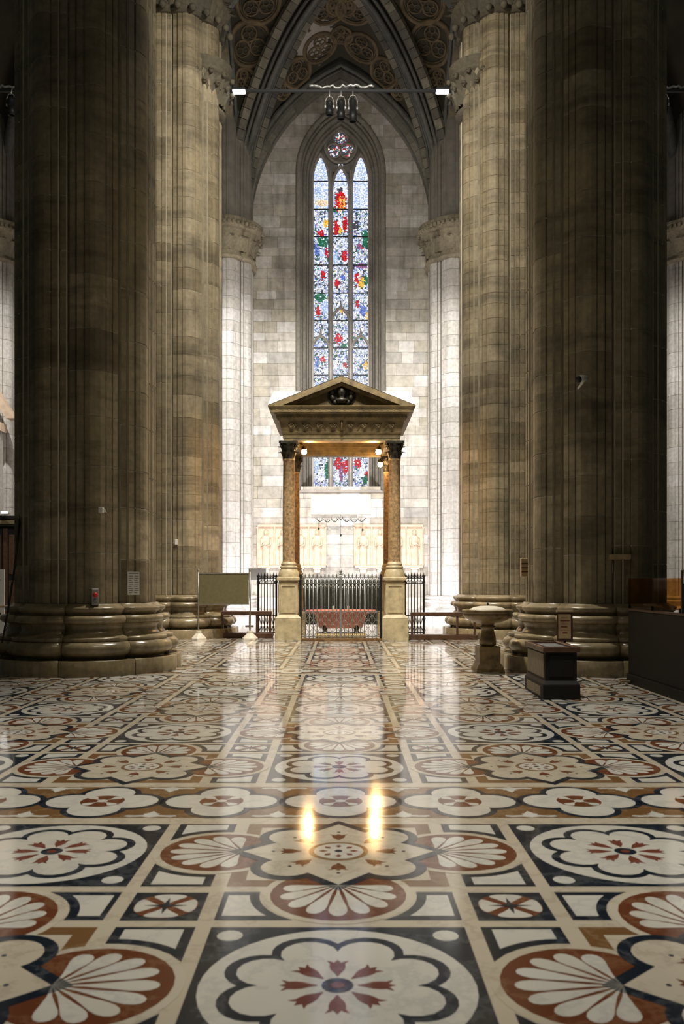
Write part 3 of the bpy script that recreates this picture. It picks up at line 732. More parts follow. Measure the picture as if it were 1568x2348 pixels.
# wall arch (formeret): pale band plus dark rolls
fo=arch_pts(14.7,3.78,5.95,18); fi=arch_pts(14.7,3.36,5.5,18)
def ring_band(name,fo,fi,y0,y1,mat):
    o2=fo+[(-x,z) for x,z in fo[-2::-1]]; i2=fi+[(-x,z) for x,z in fi[-2::-1]]; n=len(o2); mb=MB()
    vs_=[(x,y0,z) for x,z in o2]+[(x,y0,z) for x,z in i2]+[(x,y1,z) for x,z in i2]
    mb.add(vs_,[(i,n+i,n+i+1,i+1) for i in range(n-1)]+[(n+i,2*n+i,2*n+i+1,n+i+1) for i in range(n-1)]); mb.build(name,mat,ceiling); return o2,i2
nf=18
for side in (1,-1):
    for i in range(nf):    # pale voussoirs of the wall arch
        q=[fo[i],fo[i+1],fi[i+1],fi[i]]; cx=sum(p[0] for p in q)/4; cz=sum(p[1] for p in q)/4
        q=[((cx+(x-cx)*.985)*side,cz+(z-cz)*.985) for x,z in q]
        if side<0: q=q[::-1]
        mb=MB(); mb.prism_xz(q[::-1],32.52+random.uniform(0,.012),32.95); mb.build('arch_voussoir',M['mould'],ceiling)
for L_,h_,yy,r in ((3.80,5.98,32.45,.09),(3.64,5.80,32.47,.045),(3.36,5.52,32.55,.03)):
    pts=[(x,yy,z) for x,z in arch_pts(14.7,L_,h_,20)]; pts=pts+[(-x,y,z) for x,y,z in pts[-2::-1]]
    mb=MB(); mb.tube(pts,r,8); mb.build('wall_arch_roll',M['rib'],ceiling)
def diag(sx,sy,s,cx=0): return Vector((cx+sx*VHX*(1-s),VYC+sy*VHY*(1-s),VS+(VC-VS)*fd(s)))
for sx in (-1,1):
    for sy in (1,-1):
        base=[diag(sx,sy,(i/28)**1.6) for i in range(29)]
        hdir=Vector((sx*VHX,sy*VHY,0)).normalized(); side=Vector((-hdir.y,hdir.x,0))
        for off,dn,r in ((0,-.30,.085),(.16,-.16,.06),(-.16,-.16,.06),(.30,-.05,.045),(-.30,-.05,.045)):
            mb=MB(); mb.tube([p+side*off+Vector((0,0,dn))-hdir*(.12 if i<8 else 0) for i,p in enumerate(base)],r,8); mb.build('rib_roll',M['rib'],ceiling)
        if sy>0:
            for i in range(28):
                for s2 in (1,-1):
                    p0,p1=base[i],base[i+1]
                    if (p1-p0).length<.02: continue
                    sd=side*s2; tan=(p1-p0).normalized(); nr=sd.cross(tan).normalized()
                    if nr.z<0: nr=-nr
                    a=p0+(p1-p0)*.03; b_=p1-(p1-p0)*.03
                    vs_=[a+sd*.32-nr*.10,b_+sd*.32-nr*.10,b_+sd*.58-nr*.06,a+sd*.58-nr*.06,a+sd*.32+nr*.1,b_+sd*.32+nr*.1,b_+sd*.58+nr*.1,a+sd*.58+nr*.1]
                    mb=MB(); mb.add(vs_,[(0,1,2,3),(7,6,5,4),(0,4,5,1),(1,5,6,2),(2,6,7,3),(3,7,4,0)]); mb.build('rib_voussoir',M['vous'],ceiling)
for cx in (-8.72,8.72):
    for sx in (-1,1):
        mb=MB(); mb.tube([diag(sx,1,(i/20)**1.6,cx)+Vector((0,0,-.2)) for i in range(21)],.2,8); mb.build('rib_roll',M['rib'],ceiling)
# rosette tracery on the webs: centre found by sending the photo ray onto the web, rings laid on the surface
camv=Vector((0,0,EYE))
def rosette(px,py,r,foils=4):
    d=(P(px,py,10)-camv).normalized(); hit=bv.ray_cast(camv,d)
    if hit[0] is None: return
    c0,nn=hit[0],hit[1]
    if nn.dot(d)>0: nn=-nn
    u=Vector((1,0,0)); u=(u-nn*u.dot(nn)).normalized(); v=nn.cross(u)
    t=[]
    def ring(c_,rr,tb,nm,mat,parent,n=28):
        pts=[]
        for i in range(n):
            a=2*PI*i/n; p=c_+(u*math.cos(a)+v*math.sin(a))*rr; q=bv.find_nearest(p)
            pts.append((q[0] if q[0] and (q[0]-p).length<.5 else p)+nn*.02)
        mb=MB(); mb.tube(pts,tb,6,closed=True); return mb.build(nm,mat,parent)
    o_=ring(c0,r,.055*r/.7+.02,'rosette_ring',M['ochre'],ceiling)
    ring(c0,r*.86,.028,'rosette_ring',M['umber'],ceiling)
    for k in range(foils):
        a=PI/2+2*PI*k/foils; cc=c0+(u*math.cos(a)+v*math.sin(a))*r*.42
        o2=ring(cc,r*.36,.032,'rosette_foil',M['ochre'],ceiling,20)
        for j in range(3):
            b_=a+2*PI*j/3; ring(cc+(u*math.cos(b_)+v*math.sin(b_))*r*.165,r*.15,.020,'rosette_eye',M['umber'],ceiling,12)
for s in (-1,1):
    for (px,py,r,f_) in ((572-HX,98,.74,3),(560-HX,183,.38,3),(592-HX,5,.72,3),(680-HX,165,.56,3),(733-HX,108,.62,3),(648-HX,208,.3,3),(752-HX,22,.6,3)):
        rosette(HX+s*abs(px),py,r,f_)
rosette(782,78,.42,4); rosette(782,8,.5,4)

# ================================================================== TIE RODS, FLOODS, SPOTS
def tie_rod(cx,label):
    t=thing('tie_rod',label,'tie rod',(cx,23.62,14.76),group='iron tie rods')
    mb=MB(); mb.box(-3.3,3.3,-.03,.03,-.036,.036); mb.build('rod',M['blackiron'],t)
    mb=MB(); r2=random.Random(int(cx*10)+5); pts=[]
    for i in range(26): pts.append((-.85+1.75*i/25,-.03+r2.uniform(-.03,.03),.09+r2.uniform(-.03,.05)))
    mb.tube(pts,.035,6); mb.build('cable_bundle',M['silverpaint'],t)
tie_rod(0,'black iron tie rod between the two inner pillars'); tie_rod(-8.72,'iron tie rod glimpsed at the left picture edge'); tie_rod(8.72,'iron tie rod glimpsed at the right picture edge')
for s,l in ((-1,'bright white flood lamp at the left end of the tie rod'),(1,'bright white flood lamp at the right end of the tie rod')):
    t=thing('flood_lamp',l,'lamp',(s*2.74,23.5,14.72),group='flood lamps on the tie rod')
    mb=MB(); mb.cbox(-.18,.18,-.10,.12,-.03,.03,.012); mb.build('housing',M['blackiron'],t)
    mb=MB(); mb.cbox(-.17,.17,-.09,.10,-.070,-.028,.012); mb.build('lens',M['lamp_white'],t)
    mb=MB(); mb.tube([(-.0,.05,.02),(0,.09,.06)],.02); mb.build('bracket',M['steel'],t)
def spot(x,z,l,tilt,y=23.5,lbl=None):
    t=thing('spotlight',lbl,'spotlight',(x,y,z),group='stage spotlights on tie rods'); t.rotation_euler=(tilt,0,0)
    mb=MB(); mb.lathe([(.06,0),(.085,-.04),(.09,-.06),(.09,-l*.55),(.10,-l*.56),(.10,-l),(.085,-l),(.08,-l+.05)],16); mb.build('barrel',M['blackiron'],t)
    mb=MB(); mb.tube([(-.11,0,-l*.4),(-.12,0,-.02),(-.06,0,.10),(.06,0,.10),(.12,0,-.02),(.11,0,-l*.4)],.010); mb.tube([(0,0,.10),(0,.12,.31)],.02); mb.build('yoke',M['silverpaint'],t)
    for s in (-1,1):
        mb=MB(); mb.lathe([(.03,-.03),(.035,0),(.03,.03)],10,(s*.115,0)); o_=mb.build('knob',M['silverpaint'],t,(0,0,-l*.4))
spot(-.30,14.42,.36,.15,lbl='shortest black spotlight, left of three under the tie rod'); spot(.01,14.44,.50,.05,lbl='middle black spotlight of three under the tie rod'); spot(.33,14.46,.60,0,lbl='longest black spotlight, right of three under the tie rod')
spot(-8.88,14.5,.45,.1,lbl='dark spotlight cluster under the left edge tie rod'); spot(8.72,14.5,.4,.1,lbl='dark spotlight cluster under the right edge tie rod')

# ================================================================== BAPTISTERY CANOPY
CY0,CY1,CX=21.93,24.55,1.33; CYC=(CY0+CY1)/2
can=thing('baptistery_canopy','brown stone pedimented canopy on four columns over the font','canopy',(.025,CYC,0))
def rel(mb,nm,mat,par=can,**k): return mb.build(nm,mat,par,(0,-CYC,0) if par is can else (0,0,0),**k)
acleaf=leaf_mesh('acanthus_leaf',.22,.15,.10,M['bronze'])
for sx in (-1,1):
    for yy in (CY0,CY1):
        x=sx*CX
        mb=MB(); mb.cbox(x-.325,x+.325,yy-.325,yy+.325,0,.56,.012); mb.add([(x-.325,yy-.325,.56),(x+.325,yy-.325,.56),(x+.325,yy+.325,.56),(x-.325,yy+.325,.56),(x-.245,yy-.245,.64),(x+.245,yy-.245,.64),(x+.245,yy+.245,.64),(x-.245,yy+.245,.64)],[(0,1,5,4),(1,2,6,5),(2,3,7,6),(3,0,4,7)])
        pd=rel(mb,'pedestal_base',M['pedestal'])
        mb=MB(); mb.cbox(x-.238,x+.238,yy-.238,yy+.238,.62,1.47,.006); die=rel(mb,'pedestal_die',M['pedestal'])
        for (ax,ay,nx) in ((0,-1,1),(-sx,0,0),(sx,0,0)):   # raised frame moulding on the faces
            mb=MB(); fr=.17
            for (u0,u1,z0,z1) in ((-.19,.19,.70,.735),(-.19,.19,1.36,1.395),(-.19,-.16,.735,1.36),(.16,.19,.735,1.36)):
                if ay: mb.box(x+u0,x+u1,yy-.252,yy-.23,z0,z1)
                else: mb.box(x+ax*.23-.001 if ax>0 else x-.252,x+.252 if ax>0 else x-.23,yy+u0,yy+u1,z0,z1)
            mb.build('panel_moulding',M['pedestal'],die)
        mb=MB(); mb.cbox(x-.25,x+.25,yy-.25,yy+.25,1.42,1.455,.008); mb.cbox(x-.225,x+.225,yy-.225,yy+.225,1.45,1.51,.004); mb.cbox(x-.285,x+.285,yy-.285,yy+.285,1.50,1.585,.015); rel(mb,'pedestal_cap',M['pedestal'])
        mb=MB(); mb.lathe([(.265,1.585),(.265,1.60),(.25,1.70),(.215,1.77),(.20,1.80),(.215,1.815),(.22,1.84),(.20,1.865),(.18,1.875),(.195,1.895),(.195,1.92),(.172,1.94),(.165,1.965)],28,(x,yy)); rel(mb,'column_base',M['pedestal'])
        mb=MB(); mb.lathe([(.163,1.96),(.155,1.99),(.155,2.9),(.150,3.6),(.142,4.5),(.155,4.515),(.155,4.54)],28,(x,yy)); rel(mb,'column_shaft',M['shaft'])
        mb=MB(); mb.lathe([(.145,4.54),(.15,4.7),(.18,4.88),(.21,4.93)],20,(x,yy)); cp=rel(mb,'capital_bell',M['bronze'])
        ab=[]
        for k in range(4):
            a=k*PI/2+PI/4; ab += [(x+.30*math.cos(a-.12),yy+.30*math.sin(a-.12)),(x+.30*math.cos(a+.12),yy+.30*math.sin(a+.12)),(x+.19*math.cos(a+PI/4),yy+.19*math.sin(a+PI/4))]
        mb=MB(); mb.prism(ab,4.92,4.985); rel(mb,'capital_abacus',M['bronze'])
        for k in range(8):
            a=k*PI/4; obj('acanthus_leaf',acleaf,cp,(x+.145*math.cos(a),yy+.145*math.sin(a),4.55),a); obj('acanthus_leaf',acleaf,cp,(x+.155*math.cos(a+PI/8),yy+.155*math.sin(a+PI/8),4.70),a+PI/8,(1,.9,.9))
        for k in range(4):
            a=PI/4+k*PI/2; cc=Vector((x+.25*math.cos(a),yy+.25*math.sin(a),4.87)); mb=MB()
            mb.tube([cc+Vector((math.cos(a),math.sin(a),0))*(.05*(1-i/14)*math.cos(i*.9))+Vector((0,0,.05*(1-i/14)*math.sin(i*.9))) for i in range(12)],.016,5); mb.build('volute',M['bronze'],cp)
# entablature: profile swept round the square
prof=[(0,4.985),(0,5.06),(.015,5.065),(.015,5.14),(.03,5.15),(.045,5.19),(.045,5.21),(.035,5.215),(.10,5.47),(.13,5.475),(.15,5.52),(.15,5.525)]
prof2=[(.15,5.525),(.17,5.53),(.17,5.60),(.20,5.61),(.22,5.64),(.31,5.65),(.31,5.72),(.33,5.73),(.36,5.78),(.36,5.80)]
EX,EY=1.455,(CY1-CY0)/2+.16
def sweep(pr,nm):
    mb=MB(); vs_=[]
    for p,z in pr: vs_ += [(-EX-p,CYC-EY-p,z),(EX+p,CYC-EY-p,z),(EX+p,CYC+EY+p,z),(-EX-p,CYC+EY+p,z)]
    fs=[(j*4+i,j*4+(i+1)%4,j*4+4+(i+1)%4,j*4+4+i) for j in range(len(pr)-1) for i in range(4)]
    mb.add(vs_,fs); return mb
sweep(prof[:8],'a').build('architrave',M['ciborium'],can,(0,-CYC,0)); sweep(prof[7:],'a').build('frieze',M['ciborium'],can,(0,-CYC,0))
corn=sweep(prof2,'a'); corn=corn.build('cornice',M['ciborium'],can,(0,-CYC,0))
# architrave soffit and inner faces (a beam 0.32 deep), ceiling
ib=MB(); ix,iy=EX-.34,EY-.34
ib.add([(-EX,CYC-EY,4.985),(EX,CYC-EY,4.985),(EX,CYC+EY,4.985),(-EX,CYC+EY,4.985),(-ix,CYC-iy,4.985),(ix,CYC-iy,4.985),(ix,CYC+iy,4.985),(-ix,CYC+iy,4.985)],[(0,4,5,1),(1,5,6,2),(2,6,7,3),(3,7,4,0)])
ib.add([(-ix,CYC-iy,4.985),(ix,CYC-iy,4.985),(ix,CYC+iy,4.985),(-ix,CYC+iy,4.985),(-ix,CYC-iy,5.5),(ix,CYC-iy,5.5),(ix,CYC+iy,5.5),(-ix,CYC+iy,5.5)],[(0,4,5,1),(1,5,6,2),(2,6,7,3),(3,7,4,0),(4,7,6,5)])
inn=rel(ib,'inner_beam',M['ciborium'])
for z,d in ((5.06,.03),(5.20,.05),(5.26,.03)):
    mb=MB(); mb.box(-ix,ix,CYC+iy-d,CYC+iy,z,z+.035); mb.build('inner_moulding',M['ciborium'],inn)
dm=MB(); dm.box(-.022,.022,-.05,.0,-.01,.055); dme=dm.mesh('dentil',[M['ciborium']])
nd=38
for i in range(nd):
    x=-EX-.13+(2*EX+.26)*(i+.5)/nd; obj('dentil',dme,corn,(x,CYC-EY-.165,5.54))
    if i<44: 
        for s in (-1,1): pass
mb=MB(); em=MB(); em.lathe([(.0,0),(.035,.02),(.042,.05),(.03,.085),(0,.09)],8); eme=em.mesh('egg_moulding',[M['ciborium']])
for i in range(22): obj('egg_moulding',eme,corn,(-EX-.22+(2*EX+.44)*(i+.5)/22,CYC-EY-.29,5.655),0,(1.1,.7,.9))
# frieze scroll relief
fz=MB()
for s in (-1,1):
    for k in range(4):
        cx_=s*(.22+.34*k); yb=CYC-EY-.085
        pts=[]
        for i in range(18):
            r_=.075*(1-i/22); a=i*.62*s; pts.append((cx_+r_*math.cos(a),yb-.01-.02*math.sin(i/18*PI),5.345+r_*math.sin(a)))
        fz.tube(pts,.009,5)
        fz.tube([(cx_-s*.17,yb+.01,5.27),(cx_-s*.08,yb-.012,5.40),(cx_+s*.02,yb-.012,5.30),(cx_+s*.10,yb-.005,5.42)],[.006,.02,.022,.004],6)
fz.tube([(0,CYC-EY-.08,5.24),(0,CYC-EY-.10,5.35),(0,CYC-EY-.115,5.45)],[.05,.02,.04],8)
fz.build('frieze_scroll',M['ciborium'],can,(0,-CYC,0),kind='stuff')
# pediments on all four sides + cross-gabled roof
AP=6.52; TH=.13
def raking(fr,out):     # one pediment: two raking cornices as polygon prisms
    hw=EX+.36
    return hw
for rotk,(hw,dist) in enumerate(((EX+.36,EY+.36),(EY+.36,EX+.36),(EX+.36,EY+.36),(EY+.36,EX+.36))):
    ped=bpy.data.objects.new('pediment',None); C.objects.link(ped); ped.parent=can; ped.rotation_euler=(0,0,rotk*PI/2); 
    for s in (-1,1):
        sl=(AP-5.80)/hw; u=Vector((hw,AP-5.80)).normalized(); nrm=Vector((-u.y,u.x))
        a0=Vector((-hw,5.80)); a1=Vector((0,AP)); q=[a0,a1,Vector((0,AP-TH/u.x)),Vector((-hw+TH/u.y,5.80))]
        q=[(p.x*(-s),p.y) for p in q]; q=q if s<0 else q[::-1]
        mb=MB(); mb.prism_xz(q[::-1],-dist,-dist+.30); rc=mb.build('raking_cornice',M['ciborium'],ped)
        q2=[Vector((-hw+TH/u.y+.02,5.80)),Vector((0,AP-TH/u.x-.01)),Vector((0,AP-(TH+.07)/u.x)),Vector((-hw+(TH+.07)/u.y,5.80))]
        q2=[(p.x*(-s),p.y) for p in q2]; q2=q2 if s<0 else q2[::-1]
        mb=MB(); mb.prism_xz(q2[::-1],-dist+.10,-dist+.30); mb.build('raking_fillet',M['ciborium'],rc)
    mb=MB(); mb.prism_xz([(-hw+.1,5.80),(hw-.1,5.80),(0,AP-.05)],-dist+.24,-dist+.34); mb.build('tympanum',M['ciborium'],ped)
    if rotk==0:
        mb=MB(); mb.prism_xz([(.36*math.cos(a),6.08+.30*math.sin(a)) for a in [2*PI*k/24 for k in range(24)] if True],-dist+.225,-dist+.25); mb.build('medallion_ground',M['bronze'],ped)
        for k in range(10):
            a=2*PI*k/10
            mb=MB(); mb.tube([(.24*math.cos(a+i*.16),-dist+.20,6.10+.24*math.sin(a+i*.16)) for i in range(5)],[.035,.06,.07,.06,.035],8); mb.build('wreath_leaf',M['bronze'],ped)
        mb=MB(); mb.lathe([(.0,5.88),(.10,5.88),(.17,5.94),(.15,5.99),(.07,6.02),(.065,6.05),(.10,6.10),(.115,6.17),(.10,6.24),(.06,6.28),(0,6.29)],14,(0,-dist+.20)); mb.tube([(0,-dist+.09,6.19),(0,-dist+.07,6.14),(0,-dist+.09,6.125)],[.012,.02,.014],6); mb.build('bust',M['bronze'],ped)
hw,dx=EX+.36,EY+.36
rf=MB(); e=.012
A=[(-hw,CYC-dx,5.80+e),(hw,CYC-dx,5.80+e),(hw,CYC+dx,5.80+e),(-hw,CYC+dx,5.80+e),(0,CYC-dx,AP+e),(hw,CYC,AP+e),(0,CYC+dx,AP+e),(-hw,CYC,AP+e),(0,CYC,AP+e)]
rf.add(A,[(0,4,8),(4,1,8),(1,5,8),(5,2,8),(2,6,8),(6,3,8),(3,7,8),(7,0,8)]); rel(rf,'roof_slab',M['roof'])
# lamps inside
def clamp(x,y,z,label,e):
    t=thing('canopy_lamp',label,'lamp',(x,y,z),group='warm lamps under the canopy')
    mb=MB(); mb.lathe([(0,-.075),(.05,-.06),(.075,-.01),(.06,.045),(0,.06)],14); mb.build('bulb',M['lamp_warm'],t)
    mb=MB(); mb.lathe([(.04,.05),(.075,.06),(.06,.11),(.03,.15)],12); mb.tube([(0,0,.14),(math.copysign(.05,x),0,.2),(math.copysign(.12,x),0,.21)],.012); mb.build('fitting',M['bronze'],t)
    light('canopy_bulb_light','POINT',(x*.88,y+.12,z-.02),(0,0,0),e,WARM,.07)
clamp(-.93,22.12,4.76,'glowing warm lamp by the left front capital of the canopy',45); clamp(.96,22.12,4.76,'glowing warm lamp by the right front capital of the canopy',45); clamp(1.10,24.2,4.72,'small warm lamp by the right rear capital of the canopy',20)
# ---------------------------------------------------------------- font
t=thing('baptismal_font','red porphyry tub font on feet under the canopy','font',(0,CYC,0))
def oval(pr,n=40):
    mb=MB(); vs_=[]
    for rx,ry,z in pr:
        for i in range(n):
            a=2*PI*i/n; vs_.append((rx*math.copysign(abs(math.cos(a))**.75,math.cos(a)),ry*math.sin(a),z))
    mb.add(vs_,[(j*n+i,j*n+(i+1)%n,(j+1)*n+(i+1)%n,(j+1)*n+i) for j in range(len(pr)-1) for i in range(n)],0,True)
    mb.add(vs_[:n],[tuple(range(n-1,-1,-1))]); return mb
oval([(.56,.32,.24),(.60,.36,.27),(.62,.38,.40),(.66,.40,.42),(.69,.43,.56),(.72,.46,.62)]).build('tub',M['porphyry'],t)
oval([(.72,.46,.62),(.88,.50,.64),(.945,.54,.67),(.95,.54,.70),(.92,.52,.72),(.70,.40,.71),(.62,.35,.40)]).build('rim',M['porphyry'],t)
for sx in (-1,1):
    for sy in (-1,1):
        mb=MB(); mb.tube([(sx*.40,sy*.22,.27),(sx*.43,sy*.25,.20),(sx*.40,sy*.24,.15),(sx*.44,sy*.27,.10)],[.09,.06,.05,.07],8); mb.build('foot',M['bronze'],t)
    mb=MB(); mb.lathe([(.03,.71),(.045,.73),(.02,.77),(.03,.81),(0,.85)],10,(sx*.20,-.32)); mb.build('rim_knob',M['paleston'],t)
mb=MB(); mb.cbox(-.66,.66,-.42,.42,.0,.10,.015); mb.build('step',M['gold'],t)
# gate -----------------------------------------------------------
gt=thing('iron_gate','silvery wrought iron double gate between the front pedestals','gate',(0,21.72,0))
mb=MB(); mb.cbox(-1.02,1.02,-.10,.16,0,.06,.01); mb.build('sill',M['brownm'],gt)
for z,hh in ((.09,.025),(.72,.02),(1.42,.022),(1.56,.022)):
    mb=MB(); mb.box(-1.0,1.0,-.015,.015,z,z+hh); mb.build('rail',M['iron'],gt)
barm=MB(); barm.tube([(0,0,.07),(0,0,1.58)],.012,6); barme=barm.mesh('bar',[M['iron']])
spk=MB(); spk.tube([(0,0,1.56),(0,0,1.60),(0,0,1.63),(0,0,1.69)],[.012,.012,.02,.002],6)
for s in (-1,1): spk.tube([(0,0,1.58),(s*.02,0,1.60),(s*.035,0,1.635)],[.008,.008,.003],5)
spkm=spk.mesh('spike',[M['iron']])
nb=20
for i in range(nb+1):
    x=-.98+1.96*i/nb
    if abs(x)<.01: continue
    obj('bar',barme,gt,(x,0,0)); obj('spike',spkm,gt,(x,0,0))
mb=MB(); mb.cbox(-.03,.03,-.025,.025,.0,1.62,.006); mb.build('centre_post',M['iron'],gt)
mb=MB(); mb.tube([(0,0,1.6),(0,0,1.68),(0,0,1.71),(0,0,1.80)],[.02,.02,.035,.003],8)
for s in (-1,1): mb.tube([(0,0,1.64),(s*.05,0,1.66),(s*.075,0,1.71)],[.012,.012,.004],6)
mb.build('centre_finial',M['iron'],gt)
for x in (-1.0,1.0):
    mb=MB(); mb.cbox(x-.03,x+.03,-.03,.03,.0,1.66,.006); mb.build('end_post',M['blackiron'],gt)
scr=MB()
for i in range(nb):
    x0=-.98+1.96*i/nb; x1=x0+1.96/nb; xm=(x0+x1)/2
    scr.tube([(x0,0,1.43),(x0+.02,0,1.50),(xm,0,1.555),(x1-.02,0,1.50),(x1,0,1.43)],.008,4)
    scr.tube([(x0,0,1.56),(xm,0,1.45),(x1,0,1.56)],.007,4)
    scr.tube([(x0,0,1.40),(xm,0,1.34),(x1,0,1.40)],.007,4); scr.tube([(xm,0,1.34),(xm,0,1.26)],[.012,.003],5)
    for j in range(6):
        z0=.12+.10*j; sgn=1 if (i+j)%2 else -1
        scr.tube([(xm-sgn*.046,-.008,z0),(xm-sgn*.015,-.008,z0+.02),(xm+sgn*.015,-.008,z0+.075),(xm+sgn*.046,-.008,z0+.095)],.0065,4)
scr.build('scrollwork',M['blackiron'] if False else M['iron'],gt,kind='stuff')
# side railings
def railing(x0,x1,y,label):
    t=thing('iron_railing',label,'railing',((x0+x1)/2,y,0),group='black side railings'); hw_=(x1-x0)/2
    for z in (.10,.55,1.40,1.55):
        mb=MB(); mb.box(-hw_,hw_,-.015,.015,z,z+.025); mb.build('rail',M['blackiron'],t)
    bm_=MB(); bm_.tube([(0,0,.03),(0,0,1.58)],.013,6); bme=bm_.mesh('bar',[M['blackiron']])
    sc_=[]; sp=MB(); sp.tube([(0,0,1.56),(0,0,1.62),(0,0,1.72)],[.012,.022,.002],6)
    for s in (-1,1): sp.tube([(0,0,1.57),(s*.03,0,1.60),(s*.05,0,1.66)],[.01,.01,.003],5); sc_.append(s)
    spm=sp.mesh('spike',[M['blackiron']]); k=round(2*hw_/.085); sw=MB()
    for i in range(k+1):
        x=-hw_+2*hw_*i/k; obj('bar',bme,t,(x,0,0)); obj('spike',spm,t,(x,0,0))
        for s in (-1,1): sw.tube([(x,0,1.52),(x+s*.03,-.01,1.48),(x+s*.04,0,1.42)],.008,4); sw.tube([(x+s*.045,0,.16),(x,-.01,.30),(x+s*.045,0,.50)],.008,4)
    sw.build('scrollwork',M['blackiron'],t,kind='stuff')
    for x in (-hw_,hw_):
        mb=MB(); mb.cbox(x-.025,x+.025,-.025,.025,0,1.64,.005); mb.build('post',M['blackiron'],t)
railing(-2.20,-1.72,23.3,'black iron railing left of the canopy pedestal'); railing(1.72,2.22,23.3,'black iron railing right of the canopy pedestal')
# dark board screen behind the font
t=thing('board_screen','dark teal screen of upright boards behind the font','screen',(0,25.3,0)); nbd=20
bmb=MB(); bmb.cbox(-.088,.088,-.015,.015,.22,1.52,.006); bme=bmb.mesh('board',[M['teal']])
for i in range(nbd): obj('board',bme,t,(-1.80+3.6*(i+.5)/nbd,random.uniform(-.006,.006),0))
for z in (.30,1.42):
    mb=MB(); mb.box(-1.8,1.8,.016,.05,z,z+.06); mb.build('batten',M['teal'],t)
for x in (-1.7,0,1.7):
    mb=MB(); mb.cbox(x-.03,x+.03,.0,.25,0,.24,.005); mb.build('leg',M['blackiron'],t)
# ---------------------------------------------------------------- relief slabs on the wall
def relief(x0,x1,label):
    t=thing('relief_slab',label,'relief',((x0+x1)/2,WY-.03,1.98),group='carved relief slabs'); hw_=(x1-x0)/2; H=1.62; nfig=4; pw=2*hw_/nfig
    mb=MB(); mb.box(-hw_,hw_,-.03,0,0,H); mb.build('backing',M['relief'],t)
    for (a,b_,c_,d_) in ((-hw_,hw_,0,.09),(-hw_,hw_,H-.09,H)):
        mb=MB(); mb.cbox(a,b_,-.10,-.02,c_,d_,.012); mb.build('frame_moulding',M['relief'],t)
    for i in range(nfig+1):
        x=-hw_+pw*i; mb=MB(); mb.tube([(x,-.06,.09),(x,-.06,.16),(x,-.06,H-.2),(x,-.06,H-.09)],[.045,.028,.026,.045],8); mb.build('colonnette',M['relief'],t)
    for i in range(nfig):
        x=-hw_+pw*(i+.5); lean=random.uniform(-.02,.02); sgn=random.choice((-1,1))
        mb=MB()
        prof_=[(.13,.10,.09),(.15,.10,.14),(.145,.105,.4),(.14,.11,.75),(.165,.115,1.0),(.17,.11,1.12),(.10,.08,1.2),(.05,.06,1.24)]
        n_=14; vs_=[]
        for rx,ry,z in prof_:
            for k in range(n_):
                a=2*PI*k/n_; rr=1+.09*math.sin(5*a+z*4); vs_.append((x+lean*z+rx*rr*math.cos(a),-.03-ry*.75*max(-.2,-math.sin(a))*rr,z))
        mb.add(vs_,[(j*n_+k,j*n_+(k+1)%n_,(j+1)*n_+(k+1)%n_,(j+1)*n_+k) for j in range(len(prof_)-1) for k in range(n_)],0,True)
        mb.lathe([(0,1.22),(.05,1.24),(.075,1.30),(.07,1.37),(.04,1.41),(0,1.42)],10,(x+lean,-.06))
        mb.tube([(x+sgn*.16,-.08,1.08),(x+sgn*.17,-.11,.86),(x+sgn*.02,-.14,.80)],[.045,.04,.03],7); mb.tube([(x-sgn*.16,-.08,1.08),(x-sgn*.18,-.11,.80),(x-sgn*.05,-.14,.92)],[.045,.04,.03],7)
        mb.box(x-.05,x+.05,-.15,-.12,.86,.98)
        mb.build('carved_figure',M['relief'],t)
        mb=MB(); mb.tube([(x+.11*math.cos(a),-.035,1.33+.11*math.sin(a)) for a in [2*PI*k/16 for k in range(16)]],.012,5,closed=True); mb.build('halo',M['relief'],t)
        mb=MB(); mb.cbox(x-.12,x+.12,-.14,.0,-.20,-.06,.02); mb.cbox(x-.16,x+.16,-.16,0,-.06,0,.012); mb.build('corbel',M['paleston'],t)
relief(-3.13,-.56,'carved marble relief slab with four standing figures, left half of the wall')
relief(.52,3.10,'carved marble relief slab with four standing figures, right half of the wall')
# iron garland with pendants
t=thing('iron_garland','thin scrolling iron garland with three hanging pendants on the white wall','garland',(0,WY-.25,3.78))
r2=random.Random(9); mb=MB(); 
for s in (-1,1):
    pts=[(s*.95*i/16,-.02*math.sin(i),.05*math.sin(i*1.3)-.06*math.sin(i/16*PI)) for i in range(17)]; mb.tube(pts,.013,5)
    for i in range(1,16):
        p=pts[i]; mb.tube([p,(p[0]+r2.uniform(-.05,.05),p[1],p[2]+r2.uniform(.03,.09)),(p[0]+r2.uniform(-.09,.09),p[1],p[2]+r2.uniform(-.08,.11))],[.009,.007,.003],4)
mb.build('scrolls',M['blackiron'],t)
for x,l in ((-.82,.30),(0,.55),(.82,.35)):
    mb=MB(); mb.tube([(x,0,0),(x,0,-l)],.006,4); mb.lathe([(0,-l-.10),(.035,-l-.06),(.03,-l),(0,-l+.02)],8,(x,0)); mb.build('pendant',M['blackiron'],t)
for x in (-.5,.5):
    mb=MB(); mb.tube([(x,0,0),(x,.27,0)],.01,5); mb.build('stay',M['blackiron'],t)

